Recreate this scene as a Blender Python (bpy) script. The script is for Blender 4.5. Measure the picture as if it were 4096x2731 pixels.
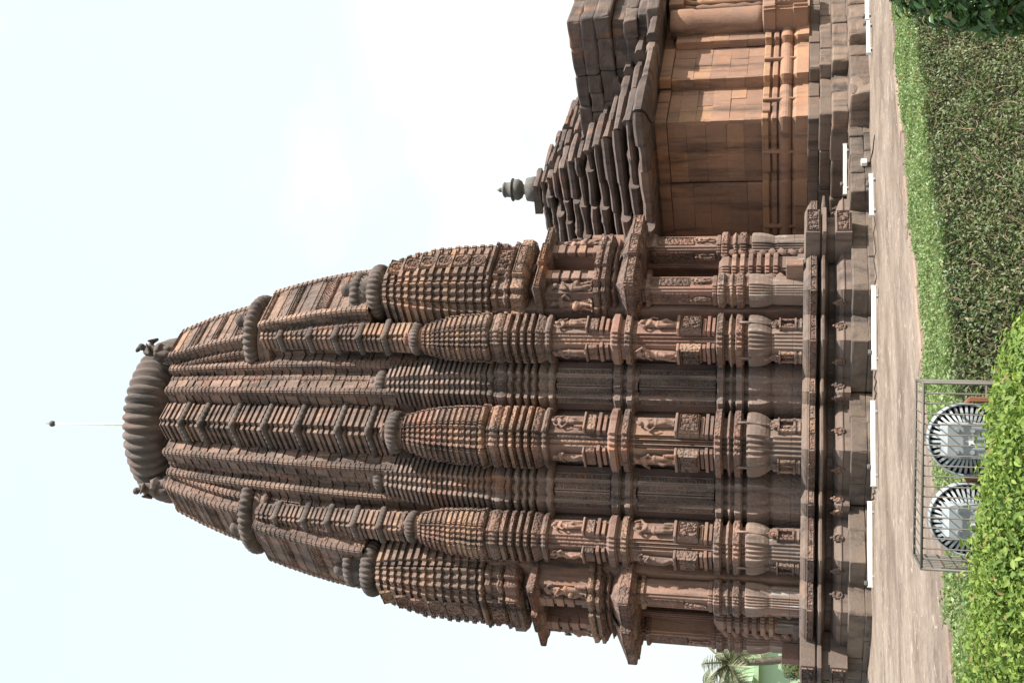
import bpy, bmesh, math, random
import numpy as np
from mathutils import Vector, Matrix
rnd = random.Random(7)
npr = np.random.default_rng(11)
S2 = math.sqrt(0.5)
PI = math.pi
for o in list(bpy.data.objects): bpy.data.objects.remove(o)
SC = bpy.context.scene
COL = SC.collection

# ------------------------------------------------------------------ camera
F_PX, PITCH, ROLL, YAW, DEL, DIST, EYE = 4650.0, 14.25, 0.7, 4.38, 2.5, 27.67, 1.2
t = Vector((S2, -S2, 0)); r = Vector((S2, S2, 0)); up = Vector((0, 0, 1))
cd, sd = math.cos(math.radians(DEL)), math.sin(math.radians(DEL))
tc = t*cd + r*sd; rc = r*cd - t*sd
cy_, sy_ = math.cos(math.radians(YAW)), math.sin(math.radians(YAW))
fw0 = -tc*cy_ + rc*sy_; R0 = rc*cy_ + tc*sy_
cp, sp = math.cos(math.radians(PITCH)), math.sin(math.radians(PITCH))
fw = fw0*cp + up*sp; U0 = up*cp - fw0*sp
cr, sr = math.cos(math.radians(ROLL)), math.sin(math.radians(ROLL))
Rr = R0*cr + U0*sr; Uu = U0*cr - R0*sr
CAM = tc*DIST + up*EYE
# the photograph lies on its side: world up points to the picture's left
cam_d = bpy.data.cameras.new('camera'); cam = bpy.data.objects.new('camera', cam_d); COL.objects.link(cam)
ix, iy, iz = -Uu, Rr, -fw
cam.matrix_world = Matrix(((ix.x, iy.x, iz.x, CAM.x), (ix.y, iy.y, iz.y, CAM.y), (ix.z, iy.z, iz.z, CAM.z), (0, 0, 0, 1)))
cam_d.sensor_width = 36.0; cam_d.lens = 36.0*F_PX/4096.0
cam_d.clip_start = 0.1; cam_d.clip_end = 6000
SC.camera = cam
def ray(px, py):
    u = 2731-py; v = px
    return fw + Rr*((u-1365.5)/F_PX) - Uu*((v-2048)/F_PX)
def atdist(px, py, d):
    return CAM + ray(px, py)*d
def on_z(px, py, z):
    q = ray(px, py); return CAM + q*((z-CAM.z)/q.z)

# ------------------------------------------------------------------ world, sun, exposure
SUN_AZ, SUN_EL = math.radians(20), math.radians(47)      # azimuth from +X towards +Y
sd3 = Vector((math.cos(SUN_EL)*math.cos(SUN_AZ), math.cos(SUN_EL)*math.sin(SUN_AZ), math.sin(SUN_EL)))
w = bpy.data.worlds.new('World'); SC.world = w; w.use_nodes = True
nt = w.node_tree; nt.nodes.clear()
sky = nt.nodes.new('ShaderNodeTexSky'); sky.sky_type = 'NISHITA'; sky.sun_disc = False
sky.sun_elevation = SUN_EL; sky.sun_rotation = math.radians(90)-SUN_AZ
sky.air_density = 1.6; sky.dust_density = 4.0; sky.ozone_density = 1.0; sky.altitude = 40
bg = nt.nodes.new('ShaderNodeBackground'); bg.inputs['Strength'].default_value = 0.15
wo = nt.nodes.new('ShaderNodeOutputWorld')
hz = nt.nodes.new('ShaderNodeMix'); hz.data_type = 'RGBA'; hz.inputs[0].default_value = 0.80      # bright milky haze over the whole sky
tcw = nt.nodes.new('ShaderNodeTexCoord'); cn = nt.nodes.new('ShaderNodeTexNoise'); cn.inputs['Scale'].default_value = 2.3; cn.inputs['Detail'].default_value = 5
mpw = nt.nodes.new('ShaderNodeMapping'); mpw.inputs['Scale'].default_value = (1, 1, 1.8); nt.links.new(tcw.outputs['Generated'], mpw.inputs[0]); nt.links.new(mpw.outputs[0], cn.inputs['Vector'])
cr0 = nt.nodes.new('ShaderNodeValToRGB'); cr0.color_ramp.elements[0].position = 0.56; cr0.color_ramp.elements[0].color = (3.62, 3.95, 4.05, 1); cr0.color_ramp.elements[1].position = 0.68; cr0.color_ramp.elements[1].color = (4.5, 4.6, 4.6, 1)
vd = nt.nodes.new('ShaderNodeVectorMath'); vd.operation = 'DISTANCE'; vd.inputs[1].default_value = (-0.50, 0.80, 0.26); nt.links.new(tcw.outputs['Generated'], vd.inputs[0])
ma = nt.nodes.new('ShaderNodeMath'); ma.operation = 'MULTIPLY_ADD'; ma.inputs[1].default_value = -0.55; ma.inputs[2].default_value = 0.20; nt.links.new(vd.outputs['Value'], ma.inputs[0]); ma.use_clamp = True
mb = nt.nodes.new('ShaderNodeMath'); mb.operation = 'ADD'; nt.links.new(cn.outputs[0], mb.inputs[0]); nt.links.new(ma.outputs[0], mb.inputs[1])
nt.links.new(mb.outputs[0], cr0.inputs[0]); nt.links.new(cr0.outputs[0], hz.inputs[7])
nt.links.new(sky.outputs[0], hz.inputs[6]); nt.links.new(hz.outputs[2], bg.inputs[0]); nt.links.new(bg.outputs[0], wo.inputs[0])
sl = bpy.data.lights.new('sun', 'SUN'); sl.energy = 5.0; sl.angle = math.radians(0.55); sl.color = (1.0, 0.94, 0.86)
so = bpy.data.objects.new('sun', sl); COL.objects.link(so)
so.rotation_euler = (-sd3).to_track_quat('-Z', 'Y').to_euler(); so.location = sd3*60
SC.view_settings.view_transform = 'Standard'; SC.view_settings.look = 'None'
SC.view_settings.gamma = 1.0; SC.view_settings.exposure = 0.9; SC.view_settings.use_curve_mapping = False

# ------------------------------------------------------------------ materials
def N(nt, typ, **kw):
    n = nt.nodes.new(typ)
    for k, v in kw.items():
        if k.startswith('i_'): n.inputs[k[2:].replace('_', ' ')].default_value = v
        else: setattr(n, k, v)
    return n
def ramp(nt, fac, stops):
    n = nt.nodes.new('ShaderNodeValToRGB'); cr_ = n.color_ramp
    while len(cr_.elements) > 1: cr_.elements.remove(cr_.elements[-1])
    cr_.elements[0].position, c = stops[0][0], stops[0][1]
    cr_.elements[0].color = (c, c, c, 1) if not isinstance(c, tuple) else (*c, 1)
    for p, c in stops[1:]:
        e = cr_.elements.new(p); e.color = (c, c, c, 1) if not isinstance(c, tuple) else (*c, 1)
    nt.links.new(fac, n.inputs[0]); return n.outputs[0]
def mixc(nt, fac, a, b, mode='MIX'):
    n = nt.nodes.new('ShaderNodeMix'); n.data_type = 'RGBA'; n.blend_type = mode
    for s, x in ((0, fac), (6, a), (7, b)):
        if isinstance(x, (int, float)): n.inputs[s].default_value = x
        elif isinstance(x, tuple): n.inputs[s].default_value = (*x, 1)
        else: nt.links.new(x, n.inputs[s])
    return n.outputs[2]
def newmat(name):
    m = bpy.data.materials.new(name); m.use_nodes = True
    return m, m.node_tree, m.node_tree.nodes['Principled BSDF']
def noise(nt, vec, scale, detail=4, rough=0.6, stretch=None):
    v = vec
    if stretch:
        mp = N(nt, 'ShaderNodeMapping'); mp.inputs['Scale'].default_value = stretch; nt.links.new(vec, mp.inputs[0]); v = mp.outputs[0]
    n = N(nt, 'ShaderNodeTexNoise'); n.inputs['Scale'].default_value = scale; n.inputs['Detail'].default_value = detail; n.inputs['Roughness'].default_value = rough
    nt.links.new(v, n.inputs['Vector']); return n.outputs[0]
def stone(name, c1, c2, c3=None, stain=0.5, stain_col=(0.026, 0.023, 0.022), pale=0.25, carve=0.0, carve_scale=14, rough_bump=0.5, objvar=0.42, streak=0.3, patina=0.5, drip=0.0, rust=0.5):
    m, nt, p = newmat(name)
    geo = N(nt, 'ShaderNodeNewGeometry'); pos = geo.outputs['Position']
    info = N(nt, 'ShaderNodeObjectInfo')
    n1 = noise(nt, pos, 0.9, 5); n2 = noise(nt, pos, 5.0, 5, 0.7); n3 = noise(nt, pos, 28.0, 4, 0.7)
    base = mixc(nt, ramp(nt, n1, [(0.35, 0.0), (0.65, 1.0)]), c1, c2)
    if c3: base = mixc(nt, ramp(nt, info.outputs['Random'], [(0.78, 0.0), (1.0, 0.5)]), base, c3)
    base = mixc(nt, 1.0, base, ramp(nt, info.outputs['Random'], [(0.0, 1.0-objvar), (1.0, 1.0+0.0)]), 'MULTIPLY')
    base = mixc(nt, 1.0, base, ramp(nt, n3, [(0.25, 0.72), (0.75, 1.0)]), 'MULTIPLY')
    # grey-brown patina in broad patches
    npat = noise(nt, pos, 0.55, 6, 0.7)
    base = mixc(nt, ramp(nt, npat, [(0.42, 0.0), (0.62, patina)]), base, (0.105, 0.086, 0.078))
    if drip:
        ndr = noise(nt, pos, 2.0, 5, 0.7, stretch=(4.5, 4.5, 0.35))
        base = mixc(nt, ramp(nt, ndr, [(0.56, 0.0), (0.70, drip)]), base, (0.50, 0.48, 0.45))
    nor_ = noise(nt, pos, 0.8, 4, 0.6, stretch=(1.3, 0.9, 0.7))          # iron-rich rust patches
    base = mixc(nt, ramp(nt, nor_, [(0.60, 0.0), (0.72, rust)]), base, (0.36, 0.155, 0.07))
    # pale lichen
    base = mixc(nt, ramp(nt, n2, [(0.56, 0.0), (0.76, pale)]), base, (0.42, 0.40, 0.37))
    # black weathering streaks (rain runs downwards)
    ns = noise(nt, pos, 1.4, 6, 0.65, stretch=(2.2, 2.2, streak))
    base = mixc(nt, ramp(nt, ns, [(0.60-0.28*stain, 0.0), (0.80-0.22*stain, 0.9)]), base, stain_col)
    nt.links.new(base, p.inputs['Base Color'])
    p.inputs['Roughness'].default_value = 0.88
    b1 = N(nt, 'ShaderNodeBump'); b1.inputs['Strength'].default_value = rough_bump; b1.inputs['Distance'].default_value = 0.02
    hn = noise(nt, pos, 22.0, 6, 0.75); nt.links.new(hn, b1.inputs['Height'])
    last = b1
    if carve > 0:
        vo = N(nt, 'ShaderNodeTexVoronoi'); vo.feature = 'SMOOTH_F1'; vo.inputs['Scale'].default_value = carve_scale; vo.inputs['Smoothness'].default_value = 0.25
        nd = noise(nt, pos, 6.0, 2); 
        vm = N(nt, 'ShaderNodeVectorMath'); vm.operation = 'ADD'; 
        sc_ = N(nt, 'ShaderNodeVectorMath'); sc_.operation = 'SCALE'; sc_.inputs['Scale'].default_value = 0.15
        nn = N(nt, 'ShaderNodeTexNoise'); nn.inputs['Scale'].default_value = 7; nt.links.new(pos, nn.inputs['Vector'])
        nt.links.new(nn.outputs['Color'], sc_.inputs[0]); nt.links.new(pos, vm.inputs[0]); nt.links.new(sc_.outputs[0], vm.inputs[1])
        nt.links.new(vm.outputs[0], vo.inputs['Vector'])
        b2 = N(nt, 'ShaderNodeBump'); b2.inputs['Strength'].default_value = carve; b2.inputs['Distance'].default_value = 0.05
        b2.invert = True
        nt.links.new(vo.outputs['Distance'], b2.inputs['Height']); nt.links.new(b1.outputs[0], b2.inputs['Normal']); last = b2
    nt.links.new(last.outputs[0], p.inputs['Normal'])
    return m
RED = (0.30, 0.15, 0.105); BRN = (0.265, 0.178, 0.136); OCH = (0.40, 0.25, 0.14); PNK = (0.345, 0.212, 0.163); DRK = (0.12, 0.09, 0.075)
M = {}
M['stone'] = stone('tower_sandstone', BRN, PNK, OCH, stain=0.58, carve=0.35, carve_scale=11)
M['carved'] = stone('carved_sandstone', (0.33, 0.225, 0.175), RED, OCH, stain=0.52, carve=0.9, carve_scale=15)
M['shaft'] = stone('red_sandstone', (0.31, 0.165, 0.122), (0.34, 0.215, 0.17), OCH, stain=0.36, carve=0.15, pale=0.15, patina=0.4)
M['dado'] = stone('pale_sandstone', (0.32, 0.215, 0.165), (0.26, 0.19, 0.155), None, stain=0.34, pale=0.45, drip=0.7, patina=0.3)
M['recess'] = stone('weathered_sandstone', (0.31, 0.22, 0.18), (0.27, 0.20, 0.175), None, stain=0.32, drip=0.3, carve=0.4, carve_scale=14)
M['recess_plain'] = stone('weathered_red_sandstone', (0.29, 0.19, 0.165), (0.25, 0.175, 0.16), None, stain=0.28, carve=0.2, carve_scale=9, pale=0.3)
M['statue'] = stone('statue_sandstone', (0.37, 0.225, 0.165), (0.31, 0.185, 0.14), None, stain=0.1, carve=0.1, pale=0.1)
M['ring'] = stone('dark_crown_stone', (0.15, 0.12, 0.108), (0.20, 0.15, 0.125), None, stain=0.55, rust=0.2, rough_bump=0.8)
M['plinth'] = stone('plinth_sandstone', (0.27, 0.19, 0.145), (0.21, 0.155, 0.125), None, stain=0.34, rough_bump=0.7, pale=0.2)
M['wall'] = stone('hall_sandstone', (0.45, 0.245, 0.15), (0.37, 0.215, 0.15), (0.50, 0.28, 0.13), stain=0.36, objvar=0.28, pale=0.2, rough_bump=0.7, patina=0.35)
M['roofst'] = stone('hall_roof_stone', (0.15, 0.105, 0.092), (0.20, 0.14, 0.115), (0.26, 0.175, 0.13), stain=0.5, pale=0.15, rough_bump=0.8)
M['base'] = stone('hall_base_stone', (0.215, 0.15, 0.115), (0.27, 0.195, 0.145), None, stain=0.36, pale=0.12, rough_bump=0.9)
M['laterite'] = stone('laterite_block', (0.25, 0.185, 0.135), (0.18, 0.135, 0.105), None, stain=0.4, pale=0.2, rough_bump=1.0, streak=1.2)
def plain(name, col, rough=0.6, metal=0.0, var=0.0, spec=0.5):
    m, nt, p = newmat(name); p.inputs['Base Color'].default_value = (*col, 1); p.inputs['Roughness'].default_value = rough; p.inputs['Metallic'].default_value = metal
    if var:
        geo = N(nt, 'ShaderNodeNewGeometry'); n = noise(nt, geo.outputs['Position'], 9.0, 5, 0.7)
        nt.links.new(mixc(nt, ramp(nt, n, [(0.3, 0.0), (0.7, 1.0)]), tuple(c*(1-var) for c in col), tuple(min(1, c*(1+var*0.5)) for c in col)), p.inputs['Base Color'])
    return m
M['white'] = plain('white_enamel', (0.72, 0.72, 0.69), 0.45, var=0.18)
M['grey'] = plain('grey_cast_metal', (0.31, 0.34, 0.35), 0.5, 0.0, var=0.2)
M['dkgrey'] = plain('dusty_dark_metal', (0.13, 0.14, 0.145), 0.7, 0.0, var=0.3)
M['steel'] = plain('galvanised_steel', (0.11, 0.10, 0.085), 0.6, 0.3, var=0.2)
M['rust'] = plain('rusty_bracket', (0.30, 0.13, 0.07), 0.8, 0.1, var=0.3)
M['finial'] = plain('grey_finial_stone', (0.12, 0.115, 0.105), 0.85, var=0.35)
M['black'] = plain('black_cable', (0.02, 0.02, 0.02), 0.6)
M['green_wall'] = plain('pale_green_render', (0.42, 0.60, 0.40), 0.85, var=0.08)
M['green_trim'] = plain('green_trim_paint', (0.42, 0.60, 0.36), 0.85, var=0.08)
M['glass'] = plain('dark_window_glass', (0.03, 0.04, 0.04), 0.12)
M['trunk'] = plain('grey_palm_bark', (0.22, 0.19, 0.15), 0.9, var=0.3)
M['twig'] = plain('dry_brown_twig', (0.36, 0.27, 0.18), 0.9, var=0.35)
M['heart'] = plain('painted_hedge_shade', (0.035, 0.03, 0.02), 0.95, var=0.4)  # near-black colour stands in for shade between the hedge leaves
M['flower'] = plain('red_petal', (0.75, 0.02, 0.015), 0.6, var=0.2)
def leafmat(name, c1, c2, c3, rough=0.45, trans=0.35):
    m, nt, p = newmat(name)
    geo = N(nt, 'ShaderNodeNewGeometry')
    n = noise(nt, geo.outputs['Position'], 2.2, 3); 
    wn = N(nt, 'ShaderNodeTexWhiteNoise'); wn.noise_dimensions = '1D'; nt.links.new(geo.outputs['Random Per Island'], wn.inputs['W'])
    base = mixc(nt, ramp(nt, n, [(0.35, 0.0), (0.65, 1.0)]), c1, c2)
    base = mixc(nt, ramp(nt, wn.outputs[0], [(0.45, 0.0), (1.0, 0.85)]), base, c3)
    wn2 = N(nt, 'ShaderNodeTexWhiteNoise'); wn2.noise_dimensions = '1D'; ad = N(nt, 'ShaderNodeMath'); ad.operation = 'ADD'; ad.inputs[1].default_value = 7.3; nt.links.new(geo.outputs['Random Per Island'], ad.inputs[0]); nt.links.new(ad.outputs[0], wn2.inputs['W'])
    base = mixc(nt, ramp(nt, wn2.outputs[0], [(0.955, 0.0), (0.965, 0.8)]), base, (0.26, 0.17, 0.07))      # a few dry leaves
    nt.links.new(base, p.inputs['Base Color']); p.inputs['Roughness'].default_value = rough
    tr = N(nt, 'ShaderNodeBsdfTranslucent'); nt.links.new(base, tr.inputs[0])
    mx = N(nt, 'ShaderNodeMixShader'); mx.inputs[0].default_value = trans
    out = nt.nodes['Material Output']; nt.links.new(p.outputs[0], mx.inputs[1]); nt.links.new(tr.outputs[0], mx.inputs[2]); nt.links.new(mx.outputs[0], out.inputs[0])
    return m
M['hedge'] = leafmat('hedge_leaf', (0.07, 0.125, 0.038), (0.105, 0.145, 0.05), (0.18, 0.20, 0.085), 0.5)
M['hedgetop'] = leafmat('fresh_and_glare_leaf', (0.14, 0.22, 0.07), (0.19, 0.28, 0.09), (0.29, 0.36, 0.15), 0.48)  # fresh leaf green; on the clipped hedge's top its paleness paints in glare
M['bright'] = leafmat('bright_shoot_leaf', (0.10, 0.18, 0.03), (0.19, 0.29, 0.045), (0.30, 0.38, 0.08), 0.62, 0.4)
M['darkleaf'] = leafmat('glossy_dark_leaf', (0.035, 0.085, 0.022), (0.055, 0.12, 0.03), (0.11, 0.20, 0.045), 0.35, 0.3)
M['palm'] = leafmat('palm_frond_leaf', (0.15, 0.18, 0.10), (0.20, 0.23, 0.12), (0.28, 0.28, 0.16), 0.45, 0.3)
M['shrub'] = leafmat('shrub_leaf', (0.09, 0.14, 0.05), (0.14, 0.18, 0.07), (0.2, 0.22, 0.1))

# ground materials
def ground_mat():
    m, nt, p = newmat('stone_path_surface')
    geo = N(nt, 'ShaderNodeNewGeometry'); pos = geo.outputs['Position']
    # sedimentary bands running along the path
    n1 = noise(nt, pos, 1.6, 6, 0.65, stretch=(1.3, 0.7, 1)); n2 = noise(nt, pos, 9, 6, 0.75); n3 = noise(nt, pos, 60, 3, 0.7)
    base = mixc(nt, ramp(nt, n1, [(0.32, 0.0), (0.68, 1.0)]), (0.165, 0.126, 0.096), (0.295, 0.232, 0.182))
    base = mixc(nt, ramp(nt, n2, [(0.42, 0.0), (0.72, 0.8)]), base, (0.39, 0.325, 0.27))
    base = mixc(nt, 1.0, base, ramp(nt, n3, [(0.3, 0.75), (0.7, 1.0)]), 'MULTIPLY')
    n4 = noise(nt, pos, 0.5, 6, 0.65, stretch=(1.4, 0.7, 1))
    base = mixc(nt, 1.0, base, ramp(nt, n4, [(0.38, (0.55, 0.50, 0.47)), (0.58, (1.0, 1.0, 1.0))]), 'MULTIPLY')
    n5 = noise(nt, pos, 1.1, 3, 0.5, stretch=(1.4, 0.5, 1))          # cracks along the bedding
    base = mixc(nt, ramp(nt, n5, [(0.493, 0.0), (0.5, 0.6), (0.507, 0.0)]), base, (0.46, 0.39, 0.33))
    vs = N(nt, 'ShaderNodeTexVoronoi'); vs.inputs['Scale'].default_value = 5.0; nt.links.new(pos, vs.inputs['Vector'])
    base = mixc(nt, ramp(nt, vs.outputs['Distance'], [(0.035, 0.9), (0.05, 0.0)]), base, (0.7, 0.68, 0.63))
    nt.links.new(base, p.inputs['Base Color']); p.inputs['Roughness'].default_value = 0.9
    b = N(nt, 'ShaderNodeBump'); b.inputs['Strength'].default_value = 0.5; b.inputs['Distance'].default_value = 0.03
    nt.links.new(n2, b.inputs['Height']); nt.links.new(b.outputs[0], p.inputs['Normal'])
    return m
M['path'] = ground_mat()
M['kerb'] = stone('pink_kerb_stone', (0.36, 0.265, 0.20), (0.30, 0.225, 0.175), None, stain=0.1, rough_bump=0.8)
M['soil'] = stone('garden_soil', (0.16, 0.13, 0.09), (0.10, 0.11, 0.05), None, stain=0.1, rough_bump=1.0)

# ------------------------------------------------------------------ object helpers
def link(o, parent=None):
    COL.objects.link(o)
    if parent is not None: o.parent = parent
    return o
def empty(name, parent=None, loc=(0, 0, 0), label=None, cat=None, group=None):
    o = bpy.data.objects.new(name, None); o.empty_display_size = 0.2; o.location = loc
    link(o, parent)
    tag(o, label, cat, group); return o
def tag(o, label=None, cat=None, group=None, kind=None):
    if label: o['label'] = label
    if cat: o['category'] = cat
    if group: o['group'] = group
    if kind: o['kind'] = kind
    return o
def mesh_ob(name, me, mat, parent=None, loc=(0, 0, 0), rz=0.0):
    if mat is not None and len(me.materials) == 0: me.materials.append(M[mat] if isinstance(mat, str) else mat)
    o = bpy.data.objects.new(name, me); o.location = loc
    if rz: o.rotation_euler = (0, 0, rz)
    return link(o, parent)
def pyd(name, verts, faces, smooth=False):
    me = bpy.data.meshes.new(name); me.from_pydata([tuple(v) for v in verts], [], faces); me.update()
    if smooth:
        for p in me.polygons: p.use_smooth = True
    return me
def box_data(x0, x1, y0, y1, z0, z1, j=0.0):
    v = [Vector((x, y, z)) for z in (z0, z1) for (x, y) in ((x0, y0), (x1, y0), (x1, y1), (x0, y1))]
    if j: v = [q+Vector((rnd.uniform(-j, j), rnd.uniform(-j, j), rnd.uniform(-j, j))) for q in v]
    f = [(3, 2, 1, 0), (4, 5, 6, 7), (0, 1, 5, 4), (1, 2, 6, 5), (2, 3, 7, 6), (3, 0, 4, 7)]
    return v, f
def bevel_me(me, off, seg=1):
    bm = bmesh.new(); bm.from_mesh(me)
    bmesh.ops.bevel(bm, geom=bm.edges[:], offset=off, segments=seg, affect='EDGES', profile=0.6)
    bm.to_mesh(me); bm.free(); return me
def box(name, x0, x1, y0, y1, z0, z1, mat, parent=None, j=0.0, bev=0.0):
    v, f = box_data(x0, x1, y0, y1, z0, z1, j); me = pyd(name, v, f)
    if bev: bevel_me(me, bev)
    return mesh_ob(name, me, mat, parent)
def stone_block(name, x0, x1, y0, y1, z0, z1, mat, parent, worn=0.03):
    """a hewn block: bevelled, slightly lumpy"""
    v, f = box_data(x0, x1, y0, y1, z0, z1, worn*0.35)
    me = pyd(name, v, f); bm = bmesh.new(); bm.from_mesh(me)
    bmesh.ops.bevel(bm, geom=bm.edges[:], offset=worn, segments=2, affect='EDGES', profile=0.5)
    for q in bm.verts: q.co += Vector((rnd.uniform(-1, 1), rnd.uniform(-1, 1), rnd.uniform(-1, 1)))*worn*0.18
    bm.to_mesh(me); bm.free()
    return mesh_ob(name, me, mat, parent)
def loft_data(poly, rings, cx=0, cy=0, V=None, Fc=None):
    """poly: unit polygon [(x,y)..] CCW; rings: [(z, s)] or [(z, s, ox, oy)]"""
    V = [] if V is None else V; Fc = [] if Fc is None else Fc
    n = len(poly); b = len(V)
    for rg in rings:
        z, s = rg[0], rg[1]; ox, oy = (rg[2], rg[3]) if len(rg) > 3 else (0, 0)
        for (x, y) in poly: V.append((cx+ox+x*s, cy+oy+y*s, z))
    for k in range(len(rings)-1):
        a = b+k*n; c = a+n
        for i in range(n):
            jn = (i+1) % n; Fc.append((a+i, a+jn, c+jn, c+i))
    Fc.append(tuple(b+i for i in range(n-1, -1, -1))); e = b+(len(rings)-1)*n; Fc.append(tuple(e+i for i in range(n)))
    return V, Fc
def loft(name, poly, rings, mat, parent, cx=0, cy=0, smooth=False):
    V, Fc = loft_data(poly, rings, cx, cy)
    return mesh_ob(name, pyd(name, V, Fc, smooth), mat, parent)
def sq(n=2, s=0.16, band=0.0, bw=0.3, grooves=()):
    """unit square (half size 1) whose corners are cut back in n steps of s; band: each face's middle stands out; grooves: positions of slots on the face"""
    face = []   # along face +x from y=-1+n*s to 1-n*s
    y0 = -1+n*s; y1 = 1-n*s
    pts = [(1, y0)]
    ev = []
    if band: ev += [(-bw, 1+band), (bw, 1+band)]
    prof = []
    marks = []
    for g, gw, gd in grooves:
        for sg in (-1, 1):
            marks.append((sg*g-gw/2, sg*g+gw/2, gd))
    marks.sort()
    cur = [(1, y0)]
    def lev(y): return 1+band if (band and -bw <= y <= bw) else 1
    stops = sorted(set([y0, y1]+([-bw, bw] if band else [])+[q for m_ in marks for q in m_[:2]]))
    pts = []
    for a, b_ in zip(stops[:-1], stops[1:]):
        mid = (a+b_)/2; l = lev(mid)
        for m_ in marks:
            if m_[0] < mid < m_[1]: l -= m_[2]
        pts += [(l, a), (l, b_)]
    # corner staircase
    for i in range(n):
        pts.append((1-(i+1)*s, y1+i*s))
        if i < n-1: pts.append((1-(i+1)*s, y1+(i+1)*s))
    out = []
    for k in range(4):
        c, s_ = [(1, 0), (0, 1), (-1, 0), (0, -1)][k]
        for (x, y) in pts: out.append((x*c-y*s_, x*s_+y*c))
    res = []
    for q in out:
        if not res or (abs(res[-1][0]-q[0])+abs(res[-1][1]-q[1])) > 1e-6: res.append(q)
    return res
def circ(n, rib=0.0, k=0):
    out = []
    for i in range(n):
        a = 2*PI*i/n; q = 1.0
        if rib: q = 1-rib*(1-abs(math.cos(a*k/2.0)))**1.3
        out.append((q*math.cos(a), q*math.sin(a)))
    return out
def scallop(n=6, bump=0.08):
    """square with a row of rounded lobes along each side"""
    out = []
    m = n*4
    for k in range(4):
        c, s_ = [(1, 0), (0, 1), (-1, 0), (0, -1)][k]
        for i in range(m):
            y = -1+2*i/m; x = 1+bump*abs(math.sin(PI*n*i/m))
            out.append((x*c-y*s_, x*s_+y*c))
    return out
def ribbed_ring(name, x, y, z, R, h, mat, parent, ribs=30, axis=None):
    poly = circ(ribs*5, 0.11, ribs)
    prof = []
    for i in range(9):
        a = -PI/2+PI*i/8; prof.append((z+h/2*math.sin(a), R*(0.76+0.24*math.cos(a))))
    V, Fc = loft_data(poly, prof, x, y)
    return mesh_ob(name, pyd(name, V, Fc, True), mat, parent)
def lathe(name, prof, mat, parent, x=0, y=0, n=20, smooth=True):
    V, Fc = loft_data(circ(n), [(z, max(s, 0.001)) for z, s in prof], x, y)
    return mesh_ob(name, pyd(name, V, Fc, smooth), mat, parent)
def tube_data(pts, rads, n=6, V=None, Fc=None):
    V = [] if V is None else V; Fc = [] if Fc is None else Fc
    pts = [Vector(p) for p in pts]; b = len(V)
    for i, p in enumerate(pts):
        d = (pts[min(i+1, len(pts)-1)]-pts[max(i-1, 0)])
        if d.length < 1e-6: d = Vector((0, 0, 1))
        d.normalize(); a = d.orthogonal().normalized() if i == 0 else (a-d*(a.dot(d))).normalized()
        c = d.cross(a)
        rr = rads[i] if isinstance(rads, (list, tuple)) else rads
        for k in range(n):
            an = 2*PI*k/n; V.append(tuple(p+(a*math.cos(an)+c*math.sin(an))*rr))
    for i in range(len(pts)-1):
        for k in range(n):
            A = b+i*n+k; B = b+i*n+(k+1) % n; Fc.append((A, B, B+n, A+n))
    Fc.append(tuple(b+k for k in range(n-1, -1, -1))); e = b+(len(pts)-1)*n; Fc.append(tuple(e+k for k in range(n)))
    return V, Fc
def tube(name, pts, rads, mat, parent=None, n=6, smooth=True):
    V, Fc = tube_data(pts, rads, n)
    return mesh_ob(name, pyd(name, V, Fc, smooth), mat, parent)

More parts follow.
